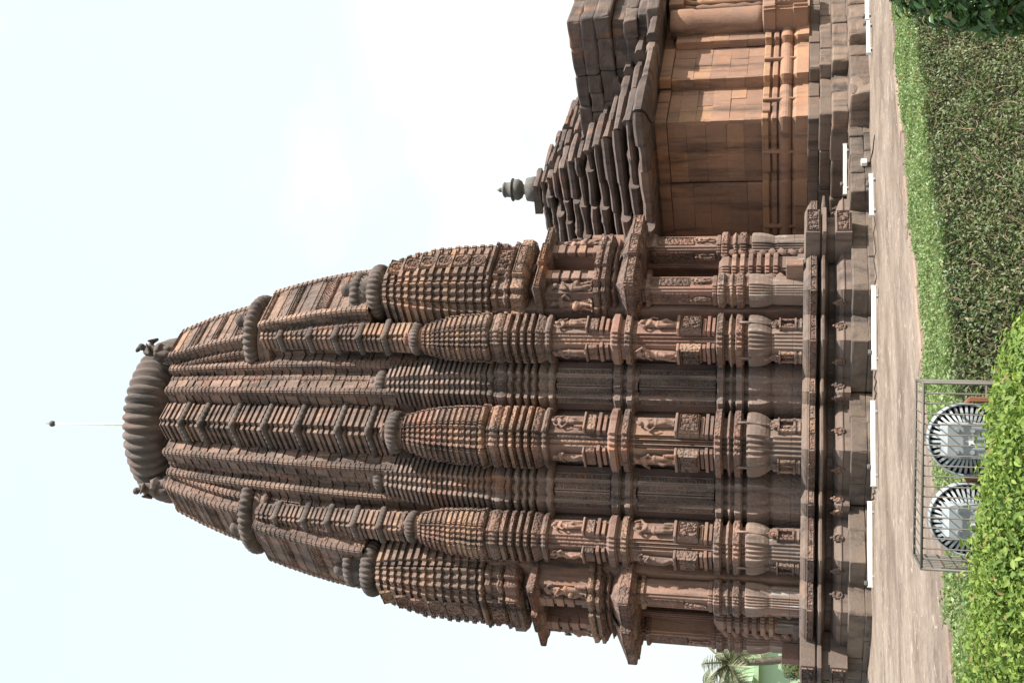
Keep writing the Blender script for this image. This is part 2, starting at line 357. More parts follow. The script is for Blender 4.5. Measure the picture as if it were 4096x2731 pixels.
# ------------------------------------------------------------------ carved relief panels (real relief, shared meshes)
RELIEF = {}
def relief(w, h, kind=0, depth=0.03, res=0.0135):
    """a panel in the local x-z plane, facing +y, centred on x, z from 0 to h"""
    key = (round(w, 2), round(h, 2), kind)
    if key in RELIEF: return RELIEF[key]
    nx = max(4, int(w/res)); nz = max(4, int(h/res))
    X, Z = np.meshgrid(np.linspace(-w/2, w/2, nx+1), np.linspace(0, h, nz+1))
    if kind == 0:      # rolling scroll with leaves
        L = w*1.05; ph = Z/L*2*PI
        cx = 0.18*w*np.sin(ph); zl = (Z/L) % 1.0-0.5
        rr_ = np.hypot(X-cx, zl*L); an = np.arctan2(zl*L, X-cx)
        H = 0.5+0.5*np.cos(rr_/w*17+an*1.0+np.floor(Z/L)*PI)
        H *= 0.75+0.25*np.cos(an*7+rr_*60)
    elif kind == 1:    # medallions
        L = w; zl = (Z/L) % 1.0-0.5; rr_ = np.hypot(X, zl*L); an = np.arctan2(zl, X/L)
        H = np.where(rr_ < 0.17*w, 0.6+0.4*np.cos(an*6), np.where(rr_ < 0.27*w, 0.15, np.where(rr_ < 0.42*w, 0.9, 0.35+0.4*np.cos(X*95)*np.cos(Z*95))))
    elif kind == 2:    # lattice of small flowers
        H = 0.5+0.5*np.sin(X*2*PI/0.075)*np.sin(Z*2*PI/0.075)
        H = np.where(H > 0.55, 1, H*0.5)
    else:              # crowd of small figures
        H = np.zeros_like(X)
        for _ in range(int(w*h*260)+8):
            x0, z0 = npr.uniform(-w/2, w/2), npr.uniform(0, h); a, b = npr.uniform(0.015, 0.04), npr.uniform(0.03, 0.075)
            H = np.maximum(H, np.clip(1.15-((X-x0)/a)**2-((Z-z0)/b)**2, 0, 1))
    g = npr.normal(0, 0.10, H.shape); H = np.clip(H+g, 0, 1)*depth
    m = 0.022                       # plain border
    ed = np.minimum(np.minimum(X+w/2, w/2-X), np.minimum(Z, h-Z))
    H = np.where(ed < m*(1 if w > .09 else .5), depth*0.95, np.where(ed < m*1.5, 0, H))
    H = np.where(ed < 1e-6, -0.02, H)
    verts = np.stack([X.ravel(), H.ravel(), Z.ravel()], 1)
    idx = np.arange((nx+1)*(nz+1)).reshape(nz+1, nx+1)
    a, b, c, d = idx[:-1, :-1], idx[:-1, 1:], idx[1:, 1:], idx[1:, :-1]
    faces = np.stack([a, d, c, b], -1).reshape(-1, 4)
    me = bpy.data.meshes.new('carved_panel'); me.from_pydata(verts.tolist(), [], faces.tolist()); me.update()
    RELIEF[key] = me; return me
def panel(name, w, h, kind, mat, parent, x, y, z, face, depth=0.03):
    """face: direction the panel looks at: '+x' or '-y' or an angle (radians) of its normal"""
    me0 = relief(w, h, kind, depth)
    key = (me0.name, mat)
    if key not in RELIEF:
        me = me0.copy(); me.materials.clear(); me.materials.append(M[mat]); RELIEF[key] = me
    ang = {'+x': 0.0, '-y': -PI/2, '+y': PI/2, '-x': PI}.get(face, face)
    o = mesh_ob(name, RELIEF[key], None, parent, (x, y, z)); o.rotation_euler = (0, 0, ang-PI/2); return o

# ------------------------------------------------------------------ statues (one continuous carved body each)
def capsule(bm, a, b, ra, rb):
    V, Fc = [], []
    a, b = Vector(a), Vector(b); d = (b-a); L = max(d.length, 1e-4); d /= L
    pts = [a-d*ra*0.98, a-d*ra*0.7, a, b, b+d*rb*0.7, b+d*rb*0.98]
    tube_data(pts, [ra*0.2, ra*0.71, ra, rb, rb*0.71, rb*0.2], 8, V, Fc)
    vs = [bm.verts.new(v) for v in V]
    for f in Fc: bm.faces.new([vs[i] for i in f])
def remesh(me, vox):
    o = bpy.data.objects.new('tmp', me); COL.objects.link(o)
    md = o.modifiers.new('r', 'REMESH'); md.mode = 'VOXEL'; md.voxel_size = vox; md.use_smooth_shade = True
    dg = bpy.context.evaluated_depsgraph_get(); dg.update()
    m2 = bpy.data.meshes.new_from_object(o.evaluated_get(dg)); bpy.data.objects.remove(o); return m2
def make_figure(seed, vox=0.013):
    """standing carved figure 1 unit tall, facing +x (y to its left), hip swayed, arms posed"""
    q = random.Random(seed); bm = bmesh.new()
    sw = q.choice((-1, 1)); hip = Vector((0.0, 0.035*sw, 0.50)); chest = Vector((0.0, -0.03*sw, 0.70)); neck = Vector((0.0, -0.035*sw, 0.815)); head = Vector((0.015, -0.02*sw+q.uniform(-.02, .02), 0.90))
    capsule(bm, hip+Vector((0, -0.045, 0)), hip+Vector((0, 0.045, 0)), 0.082, 0.082)
    capsule(bm, hip, chest, 0.068, 0.075); capsule(bm, chest+Vector((0, -0.055, 0.04)), chest+Vector((0, 0.055, 0.04)), 0.062, 0.062)
    capsule(bm, chest+Vector((.045, -.04, .0)), chest+Vector((.05, -.04, .0)), .04, .04); capsule(bm, chest+Vector((.045, .04, .0)), chest+Vector((.05, .04, .0)), .04, .04)
    capsule(bm, neck, head, 0.035, 0.045); capsule(bm, head, head+Vector((0.008, 0, 0.035)), 0.062, 0.06)
    capsule(bm, head+Vector((.055, 0, .005)), head+Vector((.062, 0, -.012)), .012, .014)        # nose
    capsule(bm, head+Vector((-.02, .04*sw, .085)), head+Vector((-.025, .06*sw, .1)), .05, .04)   # hair bun
    for s in (-1, 1):
        k = hip+Vector((0.03 if s == sw else 0.06, 0.05*s+0.01*sw, -0.235)); an = Vector((-0.01, 0.05*s+(-0.02)*sw, 0.035))
        if s != sw and q.random() < 0.4: k += Vector((.02, .05*s, .03)); an += Vector((0, -.07*s, .0))
        capsule(bm, hip+Vector((0, 0.045*s, -0.03)), k, 0.07, 0.05); capsule(bm, k, an, 0.048, 0.032); capsule(bm, an, an+Vector((0.07, 0.015*s, -0.012)), 0.027, 0.022)
        sh = chest+Vector((0, 0.105*s, 0.075)); pose = q.choice(('up', 'hip', 'down', 'chest'))
        el = sh+{'up': Vector((.02, .09*s, .09)), 'hip': Vector((0, .1*s, -.13)), 'down': Vector((.01, .05*s, -.17)), 'chest': Vector((.05, .06*s, -.14))}[pose]
        wr = el+{'up': Vector((.03, -.07*s, .12)), 'hip': Vector((.03, -.07*s, -.09)), 'down': Vector((.02, .0, -.15)), 'chest': Vector((.06, -.1*s, .09))}[pose]
        capsule(bm, sh, el, 0.038, 0.03); capsule(bm, el, wr, 0.03, 0.023); capsule(bm, wr, wr+(wr-el).normalized()*0.04, 0.026, 0.02)
    # carved back slab that ties the figure to the wall
    capsule(bm, (-.055, 0, .06), (-.055, 0, .80), .075, .085)
    if q.random() < 0.6:    # branch or halo arching over the figure
        for i in range(8):
            a0, a1 = PI*i/8, PI*(i+1)/8
            capsule(bm, (-.03, .17*math.cos(a0), .83+.13*math.sin(a0)), (-.03, .17*math.cos(a1), .83+.13*math.sin(a1)), .028, .028)
    if q.random() < 0.6:    # small attendant
        sy = q.choice((-1, 1))*0.17
        capsule(bm, (.0, sy, .04), (.0, sy, .2), .045, .04); capsule(bm, (0, sy, .25), (.0, sy, .26), .035, .033)
    me = bpy.data.meshes.new('statue'); bm.to_mesh(me); bm.free()
    m2 = remesh(me, vox); m2.name = 'statue'; return m2
FIGS = [make_figure(s) for s in (3, 8, 14, 21, 33, 47, 52, 60, 71, 85, 93)]
for m_ in FIGS: m_.materials.clear(); m_.materials.append(M['statue'])
def make_lion(vox=0.02):
    """seated lion-like guardian, 1 unit tall, facing +x"""
    bm = bmesh.new()
    capsule(bm, (-.22, 0, .2), (.05, 0, .5), .2, .19); capsule(bm, (.05, 0, .5), (.12, 0, .72), .17, .16)
    capsule(bm, (.12, 0, .78), (.24, 0, .80), .23, .17); capsule(bm, (.3, 0, .76), (.36, 0, .75), .07, .06)
    for s in (-1, 1):
        capsule(bm, (.12, .12*s, .5), (.22, .13*s, .25), .075, .06); capsule(bm, (.22, .13*s, .25), (.24, .13*s, .05), .055, .05); capsule(bm, (.24, .13*s, .04), (.34, .13*s, .035), .05, .045)
        capsule(bm, (-.2, .15*s, .2), (-.02, .2*s, .14), .13, .1); capsule(bm, (-.02, .2*s, .1), (.12, .2*s, .045), .06, .05)
        capsule(bm, (.1, .1*s, .92), (.08, .12*s, .97), .045, .03)
    capsule(bm, (-.3, 0, .1), (-.38, .05, .4), .05, .035); capsule(bm, (-.38, .05, .4), (-.3, .05, .62), .035, .05)
    me = bpy.data.meshes.new('guardian'); bm.to_mesh(me); bm.free(); m2 = remesh(me, vox); m2.name = 'guardian'; return m2
LION = make_lion(); LION.materials.clear(); LION.materials.append(M['ring'])
def statue(name, k, h, parent, x, y, z, face, flip=False, mat=None):
    me = FIGS[k % len(FIGS)]
    o = mesh_ob(name, me, None, parent, (x, y, z)); ang = {'+x': 0.0, '-y': -PI/2}.get(face, face)
    h *= rnd.uniform(.94, 1.04); o.rotation_euler = (rnd.uniform(-.03, .03), 0, ang+rnd.uniform(-.2, .2)); o.scale = (h, h*(-1 if flip else 1)*rnd.uniform(.95, 1.12), h); return o

# ================================================================== GROUND
def sheet(name, pts, z, mat, kind='structure'):
    me = pyd(name, [(x, y, z) for x, y in pts], [tuple(range(len(pts)))]); o = mesh_ob(name, me, mat); tag(o, kind=kind); return o
g = sheet('ground', [(-900, -900), (900, -900), (900, 900), (-900, 900)], -0.42, 'soil')
tag(g, 'brown soil of the garden around the temple', 'ground')
V, Fc = [], []      # the path as a slightly uneven sheet
nx, ny = 60, 90
for i in range(nx+1):
    for j in range(ny+1):
        x = -14+(11.3+14)*i/nx; y = -22+(22+22)*j/ny
        V.append((x, y, 0.0+0.012*math.sin(x*1.7+y*.6)+rnd.uniform(-.006, .006)))
for i in range(nx):
    for j in range(ny):
        a = i*(ny+1)+j; Fc.append((a, a+ny+1, a+ny+2, a+1))
o = mesh_ob('path', pyd('path', V, Fc, True), 'path'); tag(o, 'worn banded stone path around the temple plinth', 'path', kind='structure')
kerb = empty('kerb', None, (11.4, 0, 0)); tag(kerb, 'low pink stone kerb edging the path beside the hedge', 'kerb', kind='structure')
y = -21.0
while y < 6:
    L = rnd.uniform(0.8, 1.3)
    v, f = box_data(-0.13, 0.15, y+0.008, y+L-0.008, -0.45, 0.05+rnd.uniform(-.01, .01), 0.008); me = pyd('kerb_stone', v, f); bevel_me(me, 0.02)
    mesh_ob('kerb_stone', me, 'kerb', kerb); y += L

# ================================================================== TOWER
tower = empty('temple_tower', None, (0, 0, 0), 'tall curved sandstone temple tower covered in miniature spires and carved figures', 'temple')
# inner mass behind everything
V, Fc = [], []
for (a, b, z1) in ((3.55, 2.02, 7.6), (2.02, 3.55, 7.602), (4.2, 1.3, 7.62), (1.3, 4.2, 7.622), (2.85, 2.85, 7.9)):
    loft_data([(1, -b/a), (1, b/a), (-1, b/a), (-1, -b/a)], [(1.1-a*.001, a), (z1, a)], 0, 0, V, Fc)
mesh_ob('wall_core', pyd('wall_core', V, Fc), 'recess', tower)

# ---- plinth mouldings follow a stepped outline
def stair(o, corners):
    """full outline from the corner list of one octant pair [(x, yabs)...] from the face centre outwards to the diagonal"""
    q = [(x+o, y+o) for x, y in corners]
    pts = []
    # quarter around +x axis from y=-... to diagonal +; build by symmetry
    half = []     # from (x0,0) to diagonal, as path with right angles
    for i, (x, y) in enumerate(q):
        half.append((x, y))
        if i < len(q)-1: half.append((q[i+1][0], y))
    # half lies in the x>=y wedge; mirror across the diagonal
    full_q = half+[(y, x) for x, y in reversed(half)]
    quad = []
    for (x, y) in full_q:
        if not quad or abs(quad[-1][0]-x)+abs(quad[-1][1]-y) > 1e-6: quad.append((x, y))
    out = []
    for k in range(4):
        c, s_ = [(1, 0), (0, 1), (-1, 0), (0, -1)][k]
        for (x, y) in quad: out.append((x*c-y*s_, x*s_+y*c))
    return out
OUT1 = [(5.25, 1.0), (4.62, 1.72), (3.62, 2.10), (3.27, 3.27)]
OUT0 = [(5.25, 1.05), (4.62, 1.75), (3.27, 3.27)]
def ring_loft(name, corners, rings, mat, parent):
    V, Fc = [], []
    polys = [stair(o, corners) for z, o in rings]; n = len(polys[0])
    for (z, o), P in zip(rings, polys):
        for x, y in P: V.append((x, y, z))
    for k in range(len(rings)-1):
        for i in range(n):
            j = (i+1) % n; Fc.append((k*n+i, k*n+j, (k+1)*n+j, (k+1)*n+i))
    Fc.append(tuple(range(n-1, -1, -1))); e = (len(rings)-1)*n; Fc.append(tuple(e+i for i in range(n)))
    bm = bmesh.new(); me = pyd(name, V, Fc); bm.from_mesh(me); bmesh.ops.recalc_face_normals(bm, faces=bm.faces[:]); bm.to_mesh(me); bm.free()
    return mesh_ob(name, me, mat, parent)
plinth = empty('plinth', tower)
# big base blocks along the stepped outline (two courses)
base_poly = stair(0.62, OUT0)
def along(poly, z0, z1, depth, mat, name, parent, lmin, lmax, worn, keep):
    n = len(poly)
    for i in range(n):
        a = Vector((*poly[i], 0)); b = Vector((*poly[(i+1) % n], 0)); d = b-a; L = d.length
        if L < 0.12: continue
        d.normalize(); nor = Vector((d.y, -d.x, 0)); mid = (a+b)/2
        if not keep(mid, nor): continue
        s = 0.0
        # avoid both runs filling the same outer corner: start after the previous run's depth only at convex corners
        while s < L-0.02:
            l = min(rnd.uniform(lmin, lmax), L-s)
            if L-s-l < 0.25: l = L-s
            jx = rnd.uniform(-.012, .012)
            p0 = a+d*(s+0.004)+nor*jx; p1 = a+d*(s+l-0.004)+nor*jx
            c = [p0, p1, p1-nor*depth, p0-nor*depth]
            v = [Vector((q.x, q.y, z)) for z in (z0, z1+rnd.uniform(-.008, .008)) for q in c]
            f = [(0, 1, 2, 3), (7, 6, 5, 4), (4, 5, 1, 0), (5, 6, 2, 1), (6, 7, 3, 2), (7, 4, 0, 3)]
            me = pyd(name, v, f); bm = bmesh.new(); bm.from_mesh(me); bmesh.ops.recalc_face_normals(bm, faces=bm.faces[:])
            bmesh.ops.bevel(bm, geom=bm.edges[:], offset=worn, segments=2, affect='EDGES', profile=0.5)
            for q in bm.verts: q.co += Vector((rnd.uniform(-1, 1), rnd.uniform(-1, 1), rnd.uniform(-1, 1)))*worn*0.25
            bm.to_mesh(me); bm.free(); mesh_ob(name, me, mat, parent); s += l
front = lambda m_, n_: (m_.x-m_.y) > 2.5
along(stair(0.66, OUT0), -0.05, 0.10, 0.7, 'laterite', 'base_stone', plinth, 0.5, 1.1, 0.018, front)
along(base_poly, 0.10, 0.40, 0.75, 'laterite', 'base_stone', plinth, 0.55, 1.25, 0.022, front)
ring_loft('base_fill', OUT0, [(-0.1, 0.5), (0.38, 0.5)], 'laterite', plinth)
ring_loft('bell_moulding', OUT1, [(0.385, 0.42), (0.52, 0.42), (0.525, 0.44), (0.545, 0.44), (0.55, 0.42), (0.60, 0.39), (0.66, 0.28), (0.70, 0.12)], 'plinth', plinth)
ring_loft('deep_groove', OUT1, [(0.70, 0.03), (0.84, 0.03)], 'recess', plinth)
ring_loft('knife_edge_moulding', OUT1, [(0.80, 0.05), (0.85, 0.28), (0.89, 0.47), (0.925, 0.48), (0.955, 0.32), (0.975, 0.1)], 'plinth', plinth)
ring_loft('carved_fascia', OUT1, [(0.975, 0.05), (1.0, 0.08), (1.02, 0.26), (1.03, 0.40), (1.165, 0.40), (1.17, 0.37), (1.19, 0.37), (1.195, 0.35), (1.22, 0.33), (1.285, 0.22), (1.287, 0.0)], 'plinth', plinth)
# relief strips on the fascia and small rosettes on the bell moulding
fp = stair(0.40, OUT1); n_ = len(fp)
for i in range(n_):
    a = Vector((*fp[i], 0)); b = Vector((*fp[(i+1) % n_], 0)); d = b-a; L = d.length
    mid = (a+b)/2
    if L < 0.2 or (mid.x-mid.y) < 3: continue
    d.normalize(); nor = Vector((d.y, -d.x, 0)); ang = math.atan2(nor.y, nor.x)
    k = max(1, round(L/0.34)); wl = L/k
    me0 = relief(0.13, wl, 0, 0.022)
    for q in range(k):
        c = a+d*(wl*q)
        o = panel('carved_strip', 0.13, wl, 0, 'carved', plinth, c.x, c.y, 1.098, ang)
        # strip lies sideways: turn its long axis along the fascia
        o.rotation_euler = Matrix(((d.x*0+0, nor.x, d.x), (0, nor.y, d.y), (1, 0, 0))).to_euler() if False else (0, 0, 0)
        mt = Matrix.Identity(3); ex = Vector((0, 0, 1)); ey = nor; ez = d
        o.matrix_world = Matrix(((ex.x, ey.x, ez.x, c.x), (ex.y, ey.y, ez.y, c.y), (ex.z, ey.z, ez.z, 1.098), (0, 0, 0, 1)))
def rosette(x, y, z, ang, parent, s=0.11):
    key = 'rosette'
    if key not in RELIEF:
        V, Fc = [], []
        prof = [(0, 0.0), (0.0, 1.0), (0.3, 0.95), (0.38, 0.8), (0.22, 0.68), (0.25, 0.45), (0.42, 0.35), (0.48, 0.0)]
        poly = circ(24, 0.25, 8)
        loft_data(poly, [(zz, max(ss, .02)) for zz, ss in prof], 0, 0, V, Fc)
        b = len(V)
        for (a_, l_) in ((90, 1.75), (65, 1.25), (115, 1.25)):
            c, s_ = math.cos(math.radians(a_)), math.sin(math.radians(a_))
            tube_data([(c*.8, s_*.8, .15), (c*l_*.9, s_*l_*.9, .2), (c*l_, s_*l_, .1)], [.3, .25, .05], 6, V, Fc)
        V = [(x_, -z_, y_) for x_, y_, z_ in V]; V = [(x_, -y_, z_) for x_, y_, z_ in V]; Fc = [f for f in Fc]
        me = pyd('rosette', V, Fc); bm = bmesh.new(); bm.from_mesh(me); bmesh.ops.recalc_face_normals(bm, faces=bm.faces[:]); bm.to_mesh(me); bm.free(); me.materials.append(M['carved']); RELIEF[key] = me
    o = mesh_ob('rosette', RELIEF[key], None, parent, (x, y, z)); o.rotation_euler = (0, 0, ang-PI/2); o.scale = (s, s, s); return o
bp = stair(0.42, OUT1)
for i in range(len(bp)):
    a = Vector((*bp[i], 0)); b = Vector((*bp[(i+1) % len(bp)], 0)); d = b-a; L = d.length; mid = (a+b)/2
    if L < 0.2 or (mid.x-mid.y) < 3: continue
    d.normalize(); nor = Vector((d.y, -d.x, 0))
    for q in [rnd.uniform(.4, .6)]:
        c = a+d*L*q; rosette(c.x, c.y, 0.575, math.atan2(nor.y, nor.x), plinth, 0.095)
# block projecting under each niche
for (ang) in (0.0, -PI/2):
    rot = Matrix.Rotation(ang, 4, 'Z')
    e = empty('projecting_pedestal', tower); e.matrix_world = rot
    loft('pedestal_block', [(1, -.74), (1, .74), (-1, .74), (-1, -.74)], [(0.39, 0.46), (0.70, 0.46), (0.705, 0.36), (0.86, 0.36), (0.87, 0.52), (0.93, 0.52), (0.955, 0.40), (0.99, 0.48), (1.25, 0.49), (1.27, 0.3)], 'plinth', e, 5.72, 0)
    panel('carved_panel', 0.66, 0.24, 3, 'carved', e, 6.20, 0, 1.0, '+x', 0.05)
    panel('carved_panel', 0.62, 0.26, 3, 'carved', e, 6.18, 0, 0.42, '+x', 0.05)
    box('lion_slab', 5.22, 5.60, -0.62, -0.42, 1.285, 1.62, 'shaft', e, bev=0.012)

# ---- buttress: one vertical bay from plinth to spirelet
P_SH = sq(3, 0.155); P_FOLD = sq(4, 0.13); P_REC = sq(2, 0.30); P_MLD = sq(3, 0.14)
P_TEETH = sq(3, 0.17, 0.05, 0.30, grooves=((0.40, 0.08, 0.12),))
P_RECSP = sq(2, 0.27)
def slab(z0, z1, s, lip=0.12):
    h = z1-z0; return [(z0, s-lip), (z0+h*.28, s-lip), (z0+h*.34, s-lip*.45), (z0+h*.44, s-lip*.3), (z0+h*.47, s), (z1-h*.10, s), (z1, s-lip*.4)]
def mouldings(hs, lean=1.0):
    k = lean
    A = [('dado', 'dado', [(1.27, 1.17), (1.47, 1.17), (1.473, 1.13), (1.477, 1.13), (1.48, 1.16), (1.82, 1.14), (1.825, 1.08), (1.87, 1.08)]),
         ('drum', 'dado', [(1.865, 1.05), (1.90, 1.13), (1.97, 1.25), (2.06, 1.35), (2.16, 1.41), (2.26, 1.42), (2.31, 1.39), (2.33, 1.24)]),
         ('moulding', 'carved', slab(2.335, 2.575, 1.38, 0.36)),
         ('moulding', 'stone', [(2.58, 1.1), (2.62, 1.18), (2.655, 1.36), (2.67, 1.36), (2.70, 1.16), (2.715, 1.1)]),
         ('moulding', 'carved', slab(2.717, 2.945, 1.42, 0.38)),
         ('moulding', 'carved', slab(4.555, 4.775, 1.32, 0.30)),
         ('moulding', 'shaft', slab(4.78, 5.03, 1.34, 0.28)+[(5.07, 1.04)]),
         ('moulding', 'stone', [(6.28, 1.08), (6.31, 1.27), (6.36, 1.31), (6.41, 1.16), (6.43, 1.1)]),
         ('moulding', 'carved', [(6.432, 1.1), (6.48, 1.20), (6.58, 1.32), (6.60, 1.3), (6.62, 1.12)]),
         ('moulding', 'carved', slab(6.622, 6.775, 1.34, 0.36)), ('moulding', 'carved', slab(6.79, 6.925, 1.35, 0.36)),
         ('moulding', 'carved', slab(6.945, 7.10, 1.34, 0.36)), ('moulding', 'carved', slab(7.12, 7.29, 1.33, 0.36)),
         ('moulding', 'carved', [(7.295, 1.08), (7.33, 1.22), (7.40, 1.34), (7.47, 1.34), (7.53, 1.24), (7.535, 1.28), (7.56, 1.27), (7.565, 1.2), (7.59, 1.2), (7.6, 1.1)])]
    return A
def spirelet(parent, cx, cy, h, z0, z1, n, ws, we, poly, mat, ringR, ringH, dx=0, dy=0, ribs=26, power=2.3, finial=True, tooth=0.07, rot=None):
    """stack of toothed courses narrowing to a neck with a ribbed crown; dx,dy: drift of the axis from bottom to top"""
    e = empty('miniature_spire', parent)
    if rot is not None: e.matrix_world = rot
    f = lambda u: ws+(we-ws)*(u**power)
    loft('base_course', poly, [(z0, h*(ws-0.1)), (z0+.03, h*(ws+0.02)), (z0+.06, h*(ws+0.08)), (z0+.11, h*(ws+0.08)), (z0+.13, h*(ws))], mat, e, cx, cy)
    za = z0+0.13; ch = (z1-za)/n
    for i in range(n):
        jq = rnd.uniform(.98, 1.015)
        u0, u1 = i/n, (i+1)/n; a, b = f(u0)*h*jq, f(u1)*h*jq
        ox, oy = dx*u0**1.3, dy*u0**1.3; px, py = dx*u1**1.3, dy*u1**1.3
        za_ = za+ch*i; tt = tooth*h
        jx, jy = rnd.uniform(-.006, .006), rnd.uniform(-.006, .006)
        rings = [(za_, a-tt, ox, oy), (za_+ch*.36, a-tt, ox, oy), (za_+ch*.40, a+tt*.25, ox, oy), (za_+ch*.90, (a+b)/2+tt*.15, (ox+px)/2, (oy+py)/2), (za_+ch, b-tt*.5, px, py), (za_+ch+.003, b-tt, px, py)]
        loft('course', poly, rings, mat, e, cx+jx, cy+jy)
    x, y = cx+dx, cy+dy
    lathe('neck', [(z1-.02, ringR*.9), (z1+.02, ringR*.72), (z1+.06, ringR*.7), (z1+.09, ringR*.8)], mat, e, x, y, 20)
    ribbed_ring('ribbed_crown', x, y, z1+.08+ringH/2, ringR, ringH, 'ring', e, ribs)
    if finial:
        zt = z1+.08+ringH
        lathe('finial', [(zt-.02, ringR*.75), (zt+.03, ringR*.7), (zt+.05, ringR*.3), (zt+.08, ringR*.3), (zt+.12, ringR*.42), (zt+.18, ringR*.40), (zt+.22, ringR*.12), (zt+.26, ringR*.05)], mat, e, x, y, 16)
    return e
def buttress(cx, cy, h, kind, figs=None, spire=None):
    e = empty('buttress', tower); wall_mat = {'main': None, 'recess': 'recess'}[kind]
    main = kind == 'main'
    for nm, mt, rings in mouldings(h):
        k = 1.0 if main else 0.85
        pf = (P_FOLD if nm in ('dado', 'drum') else P_MLD) if main else P_REC
        rr_ = [(z, h*(1+(s-1)*k)) for z, s in rings]
        loft(nm, pf, rr_, wall_mat or mt, e, cx, cy)
    if main:
        loft('shaft', P_SH, [(2.90, h), (4.60, h)], 'shaft', e, cx, cy); loft('shaft', P_SH, [(5.02, h*.98), (6.32, h*.98)], 'shaft', e, cx, cy)
    else: loft('shaft', P_REC, [(2.90, h), (6.33, h)], 'recess_plain', e, cx, cy)
    if main:
        s = 0.155*h
        # three carved bands around the corner that looks outwards, on each visible flank
        cxr, cyr = cx+h, cy-h
        for (zb, hh) in ((2.97, 1.56), (5.08, 1.18)):
            wv = s-0.008
            for i in range(3):      # +x looking treads
                panel('carved_strip', round(wv, 3), hh, 2 if i != 1 else 0, 'carved', e, cx+h-s*(i+1), cy-h+s*3-s*(i+.5), zb, '+x', 0.022)
                panel('carved_strip', round(wv, 3), hh, 2 if i != 1 else 0, 'carved', e, cx+h-s*3+s*(i+.5), cy-h+s*(i+1), zb, '-y', 0.022)
        fw_ = h*2-5.2*s
        for face in ('+x', '-y'):
            bx, by = (cx+h, cy) if face == '+x' else (cx, cy-h)
            o1 = 0.10; off = Vector((1, 0, 0)) if face == '+x' else Vector((0, -1, 0)); sd_ = Vector((0, 1, 0)) if face == '+x' else Vector((1, 0, 0))
            ang = 0.0 if face == '+x' else -PI/2
            k = figs.pop()
            # lower register: mouldings, carved block, figure
            for (zz, hw, dd) in ((2.97, .5, .09), (3.06, .55, .12), (3.15, .45, .08)):
                q = Vector((bx, by, 0)); 
                x0, x1 = (bx-.05, bx+dd) if face == '+x' else (bx-hw*fw_, bx+hw*fw_)
                y0, y1 = (by-hw*fw_, by+hw*fw_) if face == '+x' else (by-dd, by+.05)
                box('ledge', x0, x1, y0, y1, zz, zz+.065, 'shaft', e, bev=.008)
            x0, x1 = (bx-.05, bx+.12) if face == '+x' else (bx-fw_*.48, bx+fw_*.48)
            y0, y1 = (by-fw_*.48, by+fw_*.48) if face == '+x' else (by-.12, by+.05)
            box('carved_block', x0, x1, y0, y1, 3.24, 3.66, 'carved', e, bev=.01)
            pp = Vector((bx, by, 0))+off*.125
            panel('carved_panel', round(fw_*.92, 2), 0.38, 3, 'carved', e, pp.x, pp.y, 3.26, face, 0.05)
            x0, x1 = (bx-.05, bx+.17) if face == '+x' else (bx-fw_*.5, bx+fw_*.5)
            y0, y1 = (by-fw_*.5, by+fw_*.5) if face == '+x' else (by-.17, by+.05)
            box('statue_pedestal', x0, x1, y0, y1, 3.665, 3.725, 'statue', e, bev=.015)
            pp = Vector((bx, by, 0))+off*.10
            statue('statue', k, 0.80, e, pp.x, pp.y, 3.72, face, k % 2 == 0)
            # upper register
            for (zz, hw, dd) in ((5.10, .42, .08), (5.21, .5, .11)):
                x0, x1 = (bx-.05, bx+dd) if face == '+x' else (bx-hw*fw_, bx+hw*fw_)
                y0, y1 = (by-hw*fw_, by+hw*fw_) if face == '+x' else (by-dd, by+.05)
                box('ledge', x0, x1, y0, y1, zz, zz+.07, 'shaft', e, bev=.008)
            x0, x1 = (bx-.05, bx+.10) if face == '+x' else (bx-fw_*.4, bx+fw_*.4)
            y0, y1 = (by-fw_*.4, by+fw_*.4) if face == '+x' else (by-.10, by+.05)
            box('carved_block', x0, x1, y0, y1, 5.32, 5.52, 'carved', e, bev=.015)
            x0, x1 = (bx-.05, bx+.15) if face == '+x' else (bx-fw_*.45, bx+fw_*.45)
            y0, y1 = (by-fw_*.45, by+fw_*.45) if face == '+x' else (by-.15, by+.05)
            box('statue_pedestal', x0, x1, y0, y1, 5.525, 5.57, 'statue', e, bev=.012)
            pp = Vector((bx, by, 0))+off*.08
            statue('statue', k+3, 0.66, e, pp.x, pp.y, 5.57, face, k % 2 == 1)
            # small shrine on the dado, with a pointed top
            pp = Vector((bx, by, 0))+off*(h*.17)
            sh = empty('dado_shrine', tower)
            def bxx(nm, hw, d0, d1, z0, z1, mt):
                a = pp+sd_*(-hw)+off*d0; b = pp+sd_*hw+off*d1
                return box(nm, min(a.x, b.x), max(a.x, b.x), min(a.y, b.y), max(a.y, b.y), z0, z1, mt, sh, bev=.006)
            wS = fw_*.30
            bxx('shrine_base', wS*1.05, -.05, .10, 1.30, 1.345, 'dado'); bxx('shrine_base', wS*.9, -.05, .075, 1.35, 1.39, 'dado'); bxx('shrine_sill', wS*1.1, -.05, .11, 1.395, 1.44, 'carved')
            bxx('shrine_jamb', wS*.18, -.05, .09, 1.44, 1.70, 'carved').location = sd_*(wS*.85); bxx('shrine_jamb', wS*.18, -.05, .09, 1.44, 1.70, 'carved').location = sd_*(-wS*.85)
            bxx('shrine_lintel', wS*1.15, -.05, .11, 1.70, 1.735, 'carved')
            q = pp+off*.03; statue('shrine_figure', k+1, 0.255, sh, q.x, q.y, 1.44, face)
            q = pp+off*.06; rosette(q.x, q.y, 1.80, ang, sh, 0.075)
            # stem rising over the drum
            q0 = pp+off*(h*.06)
